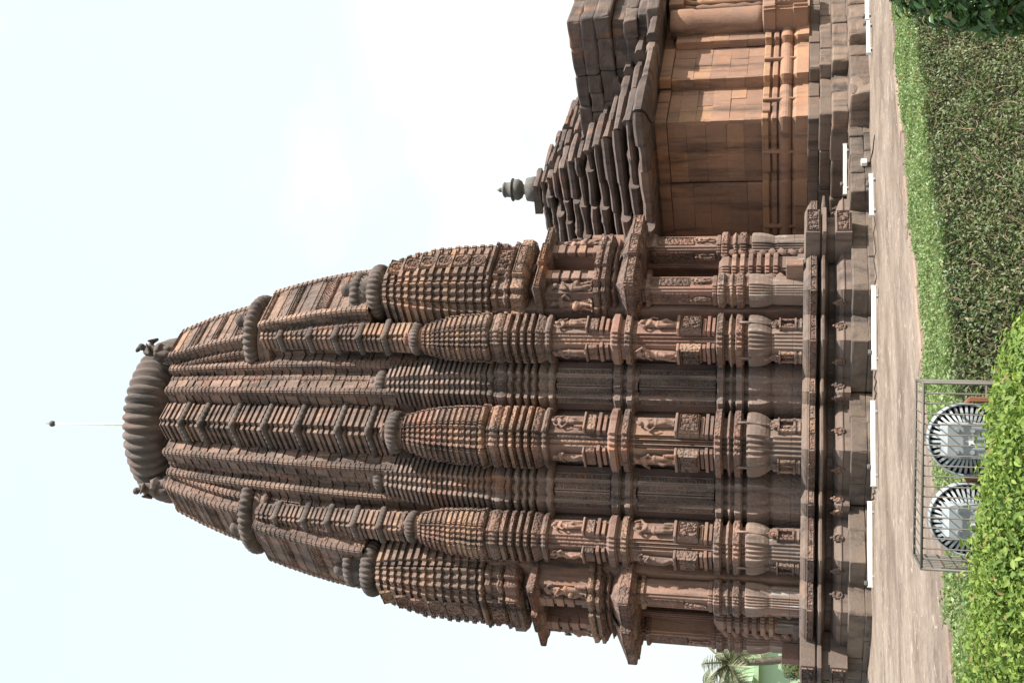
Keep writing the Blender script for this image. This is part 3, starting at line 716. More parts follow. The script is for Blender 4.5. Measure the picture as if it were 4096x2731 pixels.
            tube('stem', [tuple(q0+Vector((0, 0, 1.9))), tuple(q0+off*(h*.14)+Vector((0, 0, 2.06))), tuple(q0+off*(h*.235)+Vector((0, 0, 2.28))), tuple(q0+off*(h*.2)+Vector((0, 0, 2.5)))], [.016, .018, .018, .028], 'dado', sh)
    else:
        for face in ('+x', '-y'):
            fwid = h*2*(1-.44)
            for (zb, hh) in ((2.97, 1.56), (5.08, 1.18)):
                sw = h*.30-.012
                for i in range(2):
                    if face == '+x': panel('carved_strip', round(sw, 3), hh, i % 2, 'recess', e, cx+h*(1-.30*(i+1)), cy-h+h*.30*(1.5-i), zb, '+x', 0.035)
                    else: panel('carved_strip', round(sw, 3), hh, i % 2, 'recess', e, cx+h-h*.30*(1.5-i), cy-h+h*.30*(i+1), zb, '-y', 0.035)
                bx, by = (cx+h, cy-h*.20) if face == '+x' else (cx+h*.20, cy-h)
                panel('carved_strip', round(h*.36, 2), hh, 0, 'recess', e, bx, by, zb, face, 0.04)
    if spire: spirelet(tower, cx, cy, **spire)
    return e
KC = 2.84
buttress(KC, -KC, 0.43, 'main', [0, 4], dict(h=0.43, z0=7.6, z1=9.55, n=14, ws=1.40, we=0.78, poly=P_TEETH, mat='carved', ringR=0.47, ringH=0.27, dx=-0.10, dy=0.10))
AX, AY = 4.27, 1.37
asp = dict(h=0.345, z0=7.6, z1=9.15, n=12, ws=1.40, we=0.80, poly=P_TEETH, mat='carved', ringR=0.35, ringH=0.2)
buttress(AX, -AY, 0.345, 'main', [1, 9], dict(asp, dx=-0.10, dy=0.04))
buttress(AY, -AX, 0.345, 'main', [6, 10], dict(asp, dx=-0.04, dy=0.10))
rsp = dict(h=0.5, z0=7.6, z1=10.12, n=20, ws=1.12, we=0.72, poly=P_RECSP, mat='recess', ringR=0.33, ringH=0.22, ribs=18, tooth=0.10)
buttress(3.20, -1.67, 0.5, 'recess', None, dict(rsp, dx=-0.16, dy=0.08))
buttress(1.67, -3.20, 0.5, 'recess', None, dict(rsp, dx=-0.08, dy=0.16))
buttress(4.05, -0.85, 0.38, 'recess', None, None)
buttress(0.85, -4.05, 0.38, 'recess', None, None)

# ---- upper tower: courses of the curved main spire
def lerp(a, b, u): return a+(b-a)*u
LOW = [(3.55, 0.95), (3.42, 1.35), (3.18, 2.0), (2.62, 2.62)]
TOP = [(2.42, 0.40), (2.38, 0.62), (2.16, 1.12), (1.66, 1.66)]
def prof_u(z): return min(1, max(0, (z-9.4)/(16.4-9.4)))**1.75
def main_poly(z, o=0.0):
    u = prof_u(z); return stair(o, [(lerp(a[0], b[0], u), lerp(a[1], b[1], u)) for a, b in zip(LOW, TOP)])
mainsp = empty('main_spire', tower)
z = 7.5
ci = 0
while z < 16.28:
    hcs = rnd.choice((0.22, 0.30, 0.26, 0.36)); z1 = min(z+hcs, 16.3)
    V, Fc = [], []
    deep = 0.03; jt = rnd.uniform(-.012, .012)
    zr = [(z, -deep), (z+.02, -deep), (z+.028, 0.006+jt), (z1-.012, 0.0+jt), (z1, -deep)]
    polys = [main_poly(z if q < 3 else z1, o) for q, (zz, o) in enumerate(zr)]; n = len(polys[0])
    for (zz, o), P in zip(zr, polys):
        for x, y in P: V.append((x, y, zz))
    for k in range(len(zr)-1):
        for i in range(n):
            j = (i+1) % n; Fc.append((k*n+i, k*n+j, (k+1)*n+j, (k+1)*n+i))
    Fc.append(tuple(range(n-1, -1, -1))); e_ = (len(zr)-1)*n; Fc.append(tuple(e_+i for i in range(n)))
    mesh_ob('course', pyd('course', V, Fc), 'stone' if ci % 5 else 'carved', mainsp)
    z = z1; ci += 1
# edge ribs on the flat bands, so that each band reads as a column of toothed stones
def kanT(z): # outward distance of the corner column's edge along the diagonal
    u = min(1, max(0, (z-9.9)/(16.5-9.9))); return 3.95-1.42*u**1.5
P_COL = sq(1, 0.3, 0.0); P_BEAD = scallop(6, 0.07)
def column(parent, axis, half, z0, z1, ringz, mat, hs=0.155, poly=P_COL, ringmat='ring', joined=None):
    """stack of slabs and beaded rings; axis(z)->(x,y) of centre, half(z)"""
    z = z0; rz = list(ringz)
    while z < z1-0.03:
        x, y = axis(z); hf = half(z)
        nxt = rz[0] if rz else 99
        if z >= nxt-0.02:
            rz.pop(0); hh = 0.15
            prof = [(z+hh*(0.5+0.5*math.sin(-PI/2+PI*i/6)), hf*(0.94+0.17*math.cos(-PI/2+PI*i/6))) for i in range(7)]
            loft('beaded_ring', P_BEAD, prof, ringmat, parent, x, y, True); z += hh; continue
        hh = min(hs*rnd.uniform(.85, 1.15), nxt-z if nxt-z > 0.06 else hs, z1-z)
        x2, y2 = axis(z+hh); h2 = half(z+hh)
        jq = rnd.uniform(.95, 1.03)
        rg = [(z, hf*.86, 0, 0), (z+hh*.25, hf*.86, 0, 0), (z+hh*.32, hf*1.02*jq, 0, 0), (z+hh*.92, h2*jq, x2-x, y2-y), (z+hh, h2*.9, x2-x, y2-y)]
        if joined is None: loft('course', poly, rg, mat, parent, x, y)
        else: loft_data(poly, rg, x, y, joined[0], joined[1])
        z += hh
def rib(axis, half, z0, z1, mat, hs, rot=None):
    VF = ([], []); column(None, axis, half, z0, z1, [], mat, hs, sq(1, .3), joined=VF)
    o = mesh_ob('toothed_rib', pyd('toothed_rib', *VF), mat, tower)
    if rot is not None: o.matrix_world = rot
    return o
cornercol = empty('corner_column', tower)
hk = lambda z: lerp(0.46, 0.36, (z-10)/6.4)
column(cornercol, lambda z: ((kanT(z)*S2-hk(z)), -(kanT(z)*S2-hk(z))), hk, 9.95, 16.32, [10.35, 11.1, 12.15, 13.05, 13.95, 14.8, 15.5], 'stone')
for sgn in (0, 1):
    e = empty('side_column', tower)
    ha = lambda z: lerp(0.27, 0.22, (z-9.6)/3.9)
    def ax(z, sgn=sgn):
        T = lerp(3.95, 3.15, ((z-9.6)/3.9)**1.2 if z > 9.6 else 0)-0.33; lat = 2.05
        x, y = (lat+T)*S2, (lat-T)*S2
        return (x, y) if sgn == 0 else (-y, -x)
    column(e, ax, ha, 9.4, 13.45, [9.95, 10.6, 11.3, 12.0, 12.7], 'stone', 0.13)

def rib_axis(k, dxy, sgn):
    def f(z):
        u = prof_u(z); x = lerp(LOW[k][0], TOP[k][0], u)+dxy[0]; y = lerp(LOW[k][1], TOP[k][1], u)+dxy[1]
        return (x, -y) if sgn == 0 else (y, -x)
    return f
for sgn in (0, 1):
    for k, z0_ in ((1, 9.6), (2, 9.8)):
        rib(rib_axis(k, (-.045, -.045), sgn), lambda z: .085, z0_, 16.3, 'stone', 0.125)
    rib(rib_axis(2, (-.045, -.42), sgn), lambda z: .075, 9.8, 16.28, 'carved', 0.16)
# ---- the two faces: niche shrine, upper niche, stacked spires
P_RSP = sq(2, 0.14, 0.10, 0.46, grooves=((0.62, 0.06, 0.10),))
P_RAHA = sq(1, 0.16, 0.12, 0.5)
def face_stack(ang):
    rot = Matrix.Rotation(ang, 4, 'Z')
    e = empty('niche_shrine', tower); e.matrix_world = rot
    # back body
    box('niche_wall', 3.9, 4.72, -0.97, -0.45, 1.2, 4.7, 'shaft', e); box('niche_wall', 3.9, 4.72, 0.45, 0.97, 1.2, 4.7, 'shaft', e); box('niche_wall', 3.9, 4.71, -0.46, 0.46, 1.2, 2.7, 'shaft', e); box('niche_wall', 3.9, 4.71, -0.46, 0.46, 4.4, 4.69, 'shaft', e)
    box('niche_wall', 3.9, 4.70, -0.95, 0.95, 4.7, 7.6, 'shaft', e)
    for s in (-1, 1):
        cy = 0.66*s; c = empty('niche_column', tower); c.matrix_world = rot; cx = 4.98; h = 0.24
        for nm, mt, rings in mouldings(h):
            if rings[0][0] > 3: continue
            loft(nm, P_FOLD if nm in ('dado', 'drum') else P_MLD, [(z, h*(1+(q-1)*.8)) for z, q in rings], mt, c, cx, cy)
        loft('moulding', P_MLD, [(2.93, h*1.0), (2.97, h*1.12), (3.03, h*1.12), (3.06, h*.95)], 'shaft', c, cx, cy)
        loft('shaft', sq(1, .2), [(3.05, h*.92), (4.30, h*.90)], 'shaft', c, cx, cy)
        for face in ('+x', '-y'):
            bx, by = (cx+h*.91, cy) if face == '+x' else (cx, cy-h*.91)
            panel('carved_strip', 0.27, 0.78, 0, 'carved', c, bx, by, 3.5, face, 0.026)
            off = Vector((1, 0, 0)) if face == '+x' else Vector((0, -1, 0)); q = Vector((bx, by, 0))+off*.05
            statue('statue', 2 if face == '+x' else 5, 0.42, c, q.x, q.y, 3.08, face, s > 0)
        loft('capital', sq(1, .2), [(4.28, h*.9), (4.32, h*1.1), (4.38, h*1.1), (4.40, h*.8), (4.46, h*.8), (4.48, h*1.12), (4.54, h*1.15), (4.56, h*1.0)], 'carved', c, cx, cy)
        q = 0.36*s
    # stepped little dais between the columns, as ringed half column
    dz = empty('ringed_pedestal', tower); dz.matrix_world = rot
    zz = 1.72
    loft('pedestal_foot', sq(1, .2), [(1.28, .26), (1.4, .26), (1.41, .22), (1.72, .22)], 'dado', dz, 4.96, 0)
    for i in range(6):
        loft('pedestal_ring', P_MLD, slab(zz, zz+.16, .34-.004*i, .07), 'shaft', dz, 4.92, 0); zz += .165
    loft('pedestal_top', P_FOLD, [(zz, .27), (zz+.06, .31), (zz+.18, .30), (zz+.26, .2), (zz+.27, .05)], 'statue', dz, 4.9, 0)
    # coiled serpent pillars beside it
    for s in (-1, 1):
        pts = [(5.08+.05*math.cos(k*1.9), .40*s+.05*math.sin(k*1.9), 1.3+k*.062) for k in range(27)]
        tube('serpent_pillar', pts, [.075]*25+[.11, .06], 'statue', dz, 8)
    # door jambs and dark back panel
    box('niche_back', 4.02, 4.22, -0.6, 0.6, 2.5, 4.5, 'shaft', e)
    for s in (-1, 1):
        for k in range(3): box('door_jamb', 4.72, 4.83-.025*k, min(s*(.44-.035*k), s*(.41-.035*k)), max(s*(.44-.035*k), s*(.41-.035*k)), 2.9, 4.5, 'shaft', e)
    # main eave: sloping stone roof slab
    def eave(name, zb, hw, x0, xf, hgt, rise, fas):
        P = [(x0, -hw), (xf, -hw), (xf, -.30), (xf+.12, -.30), (xf+.12, .30), (xf, .30), (xf, hw), (x0, hw)]
        def ringp(d, z): return [(min(x-d*(1 if x > x0 else 0), x), (y-d*(1 if y > 0 else -1)), z) for x, y in P]
        V = []; R_ = [(0.16, zb), (0.10, zb+.05), (0.07, zb+.055), (0.0, zb+.07), (0.0, zb+.07+fas), (0.03, zb+.075+fas), (0.42*hw, zb+.08+fas+rise), (0.46*hw, zb+.09+fas+rise+.12), (.55*hw, zb+.1+fas+rise+.14)]
        for d, z in R_: V += ringp(d, z)
        n = len(P); Fc = []
        for k in range(len(R_)-1):
            for i in range(n):
                j = (i+1) % n; Fc.append((k*n+i, k*n+j, (k+1)*n+j, (k+1)*n+i))
        Fc.append(tuple(range(n-1, -1, -1))); b = (len(R_)-1)*n; Fc.append(tuple(b+i for i in range(n)))
        return mesh_ob(name, pyd(name, V, Fc), 'carved', e)
    eave('eave', 4.50, 1.10, 4.4, 5.58, .2, .26, .20)
    for (yy, wd) in ((-.7, .76), (.7, .76)): 
        o = panel('carved_strip', 0.19, wd, 0, 'carved', e, 0, 0, 0, '+x')
        o.matrix_parent_inverse = Matrix.Identity(4)
        o.matrix_basis = Matrix(((0, 1, 0, 5.583), (0, 0, 1, yy-wd/2), (1, 0, 0, 4.67), (0, 0, 0, 1)))
    o = panel('carved_strip', 0.19, 0.58, 0, 'carved', e, 0, 0, 0, '+x'); o.matrix_basis = Matrix(((0, 1, 0, 5.703), (0, 0, 1, -.29), (1, 0, 0, 4.67), (0, 0, 0, 1)))
    o = panel('carved_strip', 0.19, 0.98, 0, 'carved', e, 0, 0, 0, '+x'); o.matrix_basis = Matrix(((0, 0, 1, 4.55), (0, -1, 0, -1.103), (1, 0, 0, 4.67), (0, 0, 0, 1)))
    k = 0
    while k < 26:       # dentils under the eave
        yy = -1.0+2.0*k/25
        box('dentil', 5.44, 5.50, yy-.022, yy+.022, 4.515, 4.56, 'carved', e); k += 1
    for k in range(11): box('dentil', 4.6+.085*k, 4.645+.085*k, -1.02, -0.965, 4.515, 4.56, 'carved', e)
    # roof layers above the eave
    loft('roof_layer', sq(1, .2, .1, .4), [(5.0, .70), (5.04, .82), (5.06, .84), (5.10, .72), (5.14, .70)], 'shaft', e, 4.45, 0)
    loft('roof_layer', sq(1, .2, .1, .4), [(5.14, .78), (5.2, .88), (5.22, .92), (5.29, .92), (5.31, .84)], 'carved', e, 4.45, 0)
    # upper niche with seated beast, small pilasters and figures
    loft('balcony_slab', sq(1, .2, .1, .4), [(5.31, .84), (5.36, .92), (5.40, .94), (5.46, .94), (5.47, .82)], 'carved', e, 4.42, 0)
    box('upper_niche', 4.3, 5.08, -.86, -.31, 5.45, 6.55, 'shaft', e); box('upper_niche', 4.3, 5.08, .31, .86, 5.45, 6.55, 'shaft', e); box('upper_niche_back', 4.3, 4.74, -.32, .32, 5.46, 6.54, 'shaft', e)
    for s in (-1, 1):
        pc = empty('small_pilaster', tower); pc.matrix_world = rot
        for (zz, ww) in ((5.47, .12), (5.62, .085), (5.78, .12), (5.84, .085), (6.0, .12), (6.06, .085), (6.22, .13), (6.3, .09), (6.38, .13)):
            box('pilaster_stage', 5.05, 5.10+ww, s*.42-ww, s*.42+ww, zz, zz+.155, 'shaft', pc, bev=.01)
        statue('statue', 1 if s > 0 else 3, .86, e, 5.13, s*.70, 5.48, '+x', s > 0)
        o = mesh_ob('guardian_beast', LION2, None, e, (5.10, s*.70, 5.48)); o.scale = (.42, .42*s, .42)
        q = empty('x', None) if False else None
    statue('statue', 4, .86, e, 4.82, -.92, 5.48, '-y')
    o = mesh_ob('guardian_beast', LION2, None, e, (4.82, -.90, 5.48)); o.rotation_euler = (0, 0, -PI/2); o.scale = (.45, .5, .45)
    statue('statue', 0, .5, e, 4.60, -.90, 5.6, '-y')
    eave('upper_eave', 6.47, 1.0, 4.3, 5.36, .15, .16, .13)
    o = panel('carved_strip', 0.12, 0.68, 0, 'carved', e, 0, 0, 0, '+x'); o.matrix_basis = Matrix(((0, 1, 0, 5.363), (0, 0, 1, -.99), (1, 0, 0, 6.60), (0, 0, 0, 1)))
    o = panel('carved_strip', 0.12, 0.68, 0, 'carved', e, 0, 0, 0, '+x'); o.matrix_basis = Matrix(((0, 1, 0, 5.363), (0, 0, 1, .31), (1, 0, 0, 6.60), (0, 0, 0, 1)))
    o = panel('carved_strip', 0.12, 0.58, 0, 'carved', e, 0, 0, 0, '+x'); o.matrix_basis = Matrix(((0, 1, 0, 5.483), (0, 0, 1, -.29), (1, 0, 0, 6.60), (0, 0, 0, 1)))
    # spire stack
    st = empty('spire_stack', tower); st.matrix_world = rot
    loft('stack_base', P_RAHA, [(6.9, .80), (6.95, .92), (7.0, .96), (7.22, .96), (7.25, .84)], 'carved', st, 4.22, 0)
    loft('stack_base', P_RAHA, [(7.25, .84), (7.3, .92), (7.36, .94), (7.42, .86), (7.52, .84), (7.56, .9), (7.66, .9), (7.7, .8)], 'carved', st, 4.22, 0)
    panel('carved_panel', 0.9, 0.2, 1, 'carved', st, 5.30, 0, 7.01, '+x', 0.03)
    panel('carved_panel', 0.8, 0.36, 3, 'carved', st, 5.24, 0, 7.28, '+x', 0.06)
    spirelet(tower, 4.25, 0, rot=rot, h=0.88, z0=7.68, z1=10.25, n=13, ws=1.02, we=0.60, poly=P_RSP, mat='stone', ringR=0.64, ringH=0.34, dx=0.10, dy=0, ribs=30, power=2.4, finial=False, tooth=0.055)
    # medallion band on the front of the lower spire
    for i in range(6):
        u = (i+.5)/6; ws = 1.02+(0.60-1.02)*u**2.4; xx = 4.25+0.10*u**1.3+0.88*ws*1.10+.01
        o = panel('medallion', 0.42, 0.38, 1, 'carved', st, xx, 0, 7.86+i*.38, '+x', 0.035)
        sl_ = (0.60-1.02)*2.4*u**1.4*.88/2.4; o.rotation_euler = Matrix.Rotation(-PI/2, 3, 'Z').to_euler()
        o.rotation_euler.rotate_axis('X', sl_*-1*-.9)
    # second stage: ribbed ring, disc, plain-sided body, great ring
    x2 = 4.28
    ribbed_ring('ribbed_crown', x2-.1, 0, 11.0, 0.60, 0.26, 'ring', st, 26)
    lathe('crown_disc', [(10.62, .5), (10.8, .42), (10.9, .5)], 'ring', st, x2-.06, 0, 24)
    lathe('finial', [(11.1, .2), (11.15, .12), (11.2, .11), (11.26, .16), (11.36, .16), (11.42, .1), (11.45, .03)], 'ring', st, x2+.14, 0, 20)
    def body(z0, z1, xf0, xf1, w0, w1, n, mt, pw=1.4):
        cuts = [0.0]
        while cuts[-1] < 1: cuts.append(cuts[-1]+rnd.choice((.06, .10, .13, .09)))
        cuts[-1] = 1.0; n = len(cuts)-1
        for sg in (-1, 1):
            rib(lambda z: (lerp(xf0, xf1, max(0, (z-z0)/(z1-z0))**pw)-.05, sg*(lerp(w0, w1, max(0, (z-z0)/(z1-z0))**pw)*.80-.03)), lambda z: .085, z0, z1-.02, 'stone', .13, rot)
            rib(lambda z: (lerp(xf0, xf1, max(0, (z-z0)/(z1-z0))**pw)-.36, sg*(lerp(w0, w1, max(0, (z-z0)/(z1-z0))**pw)-.03)), lambda z: .085, z0, z1-.02, 'carved', .13, rot)
        for i in range(n):
            a, b = z0+(z1-z0)*cuts[i], z0+(z1-z0)*cuts[i+1]; u0, u1 = cuts[i]**pw, cuts[i+1]**pw
            X0, X1 = lerp(xf0, xf1, u0), lerp(xf0, xf1, u1); W0, W1 = lerp(w0, w1, u0), lerp(w0, w1, u1)
            hgt = b-a; V, Fc = [], []
            g = .016
            ringsX = [(a, X0-g, W0-g), (a+hgt*.22, X0-g, W0-g), (a+hgt*.27, X0, W0), (b-.01, X1, W1), (b, X1-g, W1-g)]
            for (zz, X, W) in ringsX:
                V += [(2.0, -W*.98, zz), (X-.30, -W, zz), (X-.30, -W*.82, zz), (X, -W*.80, zz), (X, W*.80, zz), (X-.30, W*.82, zz), (X-.30, W, zz), (2.0, W*.98, zz)]
            for k in range(len(ringsX)-1):
                for q in range(8):
                    j = (q+1) % 8; Fc.append((k*8+q, k*8+j, (k+1)*8+j, (k+1)*8+q))
            Fc.append(tuple(range(7, -1, -1))); bb = (len(ringsX)-1)*8; Fc.append(tuple(bb+q for q in range(8)))
            mesh_ob('course', pyd('course', V, Fc), mt if i % 3 else 'carved', st)
            if i % 3 == 1:
                o = panel('lattice_panel', round(W1*1.25, 1), round(hgt-.04, 2), 2, 'carved', st, X0-.005, 0, a+.02, '+x', .035)
                o.rotation_euler.rotate_axis('X', math.atan2(X0-X1, hgt)*1.0)
    body(10.6, 13.5, 4.44, 3.84, .84, .72, 15, 'stone', 1.5)
    lathe('crown_neck', [(13.3, .95), (13.42, .85), (13.52, .8), (13.6, .9)], 'stone', st, 2.85, 0, 28)
    ribbed_ring('ribbed_crown', 2.92, 0, 13.80, 1.03, 0.36, 'ring', st, 40)
    lathe('finial', [(14.0, .2), (14.12, .13), (14.16, .12), (14.21, .16), (14.3, .16), (14.36, .1), (14.4, .03)], 'ring', st, 3.46, 0, 20)
    body(13.85, 16.35, 3.46, 2.66, .74, .54, 12, 'stone', 1.3)
    return e
LION2 = LION.copy(); LION2.materials.clear(); LION2.materials.append(M['statue'])
face_stack(0.0); face_stack(-PI/2)

# ---- crown
CROUCH = FIGS[3].copy(); CROUCH.materials.clear(); CROUCH.materials.append(M['ring'])
crown = empty('crown', tower)
lathe('crown_neck', [(16.0, 1.9), (16.15, 1.6), (16.25, 1.4), (16.45, 1.32), (16.8, 1.4)], 'ring', crown, 0, 0, 40)
V, Fc = loft_data(circ(52*5, 0.10, 52), [(16.66+0.56*(1+math.sin(-PI/2+PI*i/14)), 2.18*(0.74+0.26*max(0, math.cos(-PI/2+PI*i/14))**0.8)) for i in range(15)])
o = mesh_ob('great_ribbed_crown', pyd('great_ribbed_crown', V, Fc, True), 'ring', crown); o.location = (-.05, -.05, 0)
lathe('cap_stone', [(17.7, .5), (17.82, .42), (17.95, .34), (18.05, .36), (18.12, .36), (18.16, .25), (18.18, .02)], 'ring', crown, 0.05, 0.05, 24)
for ang in (0, -PI/2, PI/2, PI):
    c, s_ = math.cos(ang), math.sin(ang)
    o = mesh_ob('guardian_beast', LION, None, crown, (2.22*c, 2.22*s_, 16.2)); o.rotation_euler = (0, 0, ang); o.scale = (1.0, 1.25, .8)
    me = CROUCH; o = mesh_ob('crown_bearer', me, None, crown, (2.38*c, 2.38*s_, 16.3)); o.rotation_euler = (0, 0.12, ang); o.scale = (1.45, 1.5, 1.12)
for ang in (PI/4, -PI/4, 3*PI/4, -3*PI/4):
    pass
tube('lightning_rod', [(-.14, -.18, 17.9), (-.16, -.22, 21.0)], .022, 'white', crown, 8)
bm = bmesh.new(); bmesh.ops.create_uvsphere(bm, u_segments=16, v_segments=10, radius=.085); me = bpy.data.meshes.new('rod_ball'); bm.to_mesh(me); bm.free()
mesh_ob('rod_ball', me, 'finial', crown, (-.16, -.222, 21.05))
tube('rod_tip', [(-.16, -.22, 21.1), (-.16, -.222, 21.25)], .008, 'finial', crown, 6)

# ================================================================== HALL
hall = empty('temple_hall', None, (0, 9.95, 0), 'square sandstone assembly hall with stepped stone roof joined to the tower', 'temple hall')
def H(name, me, mat, parent=hall): 
    o = mesh_ob(name, me, mat, parent); o.location = (0, 0, 0); o.matrix_parent_inverse = hall.matrix_world.inverted() if parent is hall else Matrix.Identity(4); return o
hall.location = (0, 0, 0)
# solid core
V, Fc = [], []
v, f = box_data(-5.9, 5.9, 4.1, 15.9, -0.1, 5.0); V += v; Fc += f
b = len(V); v, f = box_data(-5.95, 6.18, 5.42, 14.5, -0.12, 4.95); V += v; Fc += [tuple(i+b for i in q) for q in f]
b = len(V); v, f = box_data(-2.5, 2.5, 3.2, 4.4, -0.1, 6.5); V += v; Fc += [tuple(i+b for i in q) for q in f]
mesh_ob('wall_core', pyd('wall_core', V, Fc), 'wall', hall)
# individual wall stones: strips (axis, plane, from, to)
def wall_run(kind, plane, a, b, z0, z1, mat, course=0.40, worn=0.006, thick=0.10, lmin=.5, lmax=1.0):
    z = z0
    while z < z1-0.05:
        ch = min(course*rnd.uniform(.85, 1.15), z1-z)
        if z1-z-ch < .15: ch = z1-z
        s = a
        while s < b-0.01:
            l = min(rnd.uniform(lmin, lmax), b-s)
            if b-s-l < .22: l = b-s
            jt = rnd.uniform(-.010, .010)
            if kind == '+x': args = (plane-thick, plane+jt, s+.001, s+l-.001)
            else: args = (s+.001, s+l-.001, plane-jt, plane+thick)
            v, f = box_data(*args, z+.001, z+ch-.001, 0.005); me = pyd('wall_stone', v, f); bevel_me(me, worn*rnd.uniform(.7, 1.5), 2)
            mesh_ob('wall_stone', me, mat, hall); s += l
        z += ch
WZ0, WZ1 = 2.25, 4.35
wall_run('+x', 6.0, 4.0, 5.36, WZ0, WZ1, 'wall'); wall_run('+x', 6.28, 5.36, 6.75, WZ0, WZ1, 'wall'); wall_run('+x', 6.48, 6.75, 7.5, WZ0, WZ1, 'wall')
wall_run('-y', 4.0, 4.35, 6.0, WZ0, WZ1, 'wall'); wall_run('-y', 3.86, 1.6, 4.35, WZ0, WZ1, 'wall'); wall_run('-y', 5.36, 6.0, 6.28, WZ0, WZ1, 'wall'); wall_run('-y', 6.75, 6.28, 6.48, WZ0, WZ1, 'wall')
# cornice course on top of the walls
for kind, plane, a, b in (('+x', 6.07, 3.93, 5.3), ('+x', 6.35, 5.29, 6.7), ('-y', 3.93, 4.3, 6.07), ('-y', 3.79, 1.6, 4.36)):
    wall_run(kind, plane, a, b, 4.36, 4.62, 'wall', .3, .01, .25, .8, 1.5)
    wall_run(kind, plane-.04 if kind == '+x' else plane+.04, a, b, 4.62, 4.78, 'base', .2, .01, .25, .8, 1.5)
# base mouldings: profile swept along the stepped wall line
HL = [(1.6, 3.86), (4.35, 3.86), (4.35, 4.0), (6.0, 4.0), (6.0, 5.36), (6.28, 5.36), (6.28, 6.75), (6.48, 6.75), (6.48, 8.6)]
def sweep(name, line, prof, mat, parent):
    """prof: [(offset outwards, z)]; line runs with the outside on its right hand"""
    V, Fc = [], []
    n = len(line)
    for o, z in prof:
        for i, (x, y) in enumerate(line):
            d0 = Vector((line[i][0]-line[i-1][0], line[i][1]-line[i-1][1])).normalized() if i > 0 else None
            d1 = Vector((line[i+1][0]-line[i][0], line[i+1][1]-line[i][1])).normalized() if i < n-1 else None
            off = Vector((0, 0))
            for d in (d0, d1):
                if d is not None:
                    q = Vector((d.y, -d.x))
                    if off.length < 1e-6 or abs(off.normalized().dot(q)) < .99: off = off+q
            V.append((x+off.x*o, y+off.y*o, z))
    for k in range(len(prof)-1):
        for i in range(n-1): Fc.append((k*n+i, k*n+i+1, (k+1)*n+i+1, (k+1)*n+i))
    return mesh_ob(name, pyd(name, V, Fc), mat, parent)
sweep('upper_moulding', HL, [(-.1, 2.25), (.03, 2.25), (.05, 2.22), (.05, 2.11), (.03, 2.09), (-.03, 2.085), (-.03, 2.04), (-.1, 2.04)], 'wall', hall)
sweep('blade_moulding', HL, [(-.1, 2.045), (.02, 2.04), (.06, 2.01), (.06, 1.93), (.04, 1.91), (-.02, 1.90), (-.02, 1.87), (-.1, 1.87)], 'wall', hall)
sweep('roll_moulding', HL, [(-.1, 1.875)]+[(.02+.13*math.cos(a), 1.73+.145*math.sin(a)) for a in [PI/2-PI*i/8 for i in range(9)]]+[(-.1, 1.585)], 'wall', hall)
sweep('foot_moulding', HL, [(-.1, 1.59), (.07, 1.575), (.1, 1.54), (.12, 1.52), (.14, 1.5), (.16, 1.24), (-.1, 1.235)], 'wall', hall)
for (x, y, a) in ((6.06, 4.65, 0), (6.34, 5.95, 0), (5.2, 3.94, -PI/2), (3.2, 3.8, -PI/2)):
    o = box('tie_stone', -.08, .075, -.03, .03, 1.50, 2.24, 'wall', hall, bev=.01); o.location = (x, y, 0); o.rotation_euler = (0, 0, a)
for (x, y, a, wd) in ((6.02, 4.35, 0, .16), (4.9, 3.98, -PI/2, .25)):
    o = box('patch_stone', -.05, .09, -wd, wd, 2.06, 2.24, 'wall', hall, bev=.012); o.location = (x, y, 0); o.rotation_euler = (0, 0, a)
# plain base courses, stepping out downwards
def offs(line, o): 
    out = []; n = len(line)
    for i, (x, y) in enumerate(line):
        off = Vector((0, 0))
        for a, b in (((i-1), i), (i, i+1)):
            if a < 0 or b >= n: continue
            d = Vector((line[b][0]-line[a][0], line[b][1]-line[a][1])).normalized(); q = Vector((d.y, -d.x))
            if off.length < 1e-6 or abs(off.normalized().dot(q)) < .99: off += q
        out.append((x+off.x*o, y+off.y*o))
    return out
HB = [(1.6, 3.86), (6.0, 3.86), (6.0, 5.36), (6.35, 5.36), (6.35, 9.5)]
from mathutils import noise as mnoise
def erode(bm, amt):
    bmesh.ops.subdivide_edges(bm, edges=[e_ for e_ in bm.edges if e_.calc_length() > .12], cuts=2, use_grid_fill=True)
    sd_ = Vector((rnd.uniform(0, 99), rnd.uniform(0, 99), 0))
    for q in bm.verts:
        q.co += mnoise.noise_vector(q.co*2.2+sd_)*amt+mnoise.noise_vector(q.co*7.0+sd_)*amt*.45
def run_blocks(line, z0, z1, depth, mat, lmin, lmax, worn, parent=hall, name='base_stone'):
    for i in range(len(line)-1):
        a = Vector((*line[i], 0)); b = Vector((*line[i+1], 0)); d = b-a; L = d.length; d.normalize(); nor = Vector((d.y, -d.x, 0)); s = 0
        while s < L-.02:
            l = min(rnd.uniform(lmin, lmax), L-s)
            if L-s-l < .25: l = L-s
            jt = rnd.uniform(-.03, .03); p0 = a+d*(s+.006)+nor*jt; p1 = a+d*(s+l-.006)+nor*jt
            c = [p0, p1, p1-nor*depth, p0-nor*depth]; zt = z1+rnd.uniform(-.015, .01)
            v = [Vector((q.x, q.y, z)) for z in (z0, zt) for q in c]
            f = [(0, 1, 2, 3), (7, 6, 5, 4), (4, 5, 1, 0), (5, 6, 2, 1), (6, 7, 3, 2), (7, 4, 0, 3)]
            me = pyd(name, v, f); bm = bmesh.new(); bm.from_mesh(me); bmesh.ops.recalc_face_normals(bm, faces=bm.faces[:])
            bmesh.ops.bevel(bm, geom=bm.edges[:], offset=worn, segments=2, affect='EDGES', profile=0.5)
            if worn > .022: erode(bm, worn*.9)
            else:
                for q in bm.verts: q.co += Vector((rnd.uniform(-1, 1), rnd.uniform(-1, 1), rnd.uniform(-1, 1)))*worn*0.3
            bm.to_mesh(me); bm.free(); mesh_ob(name, me, mat, parent); s += l
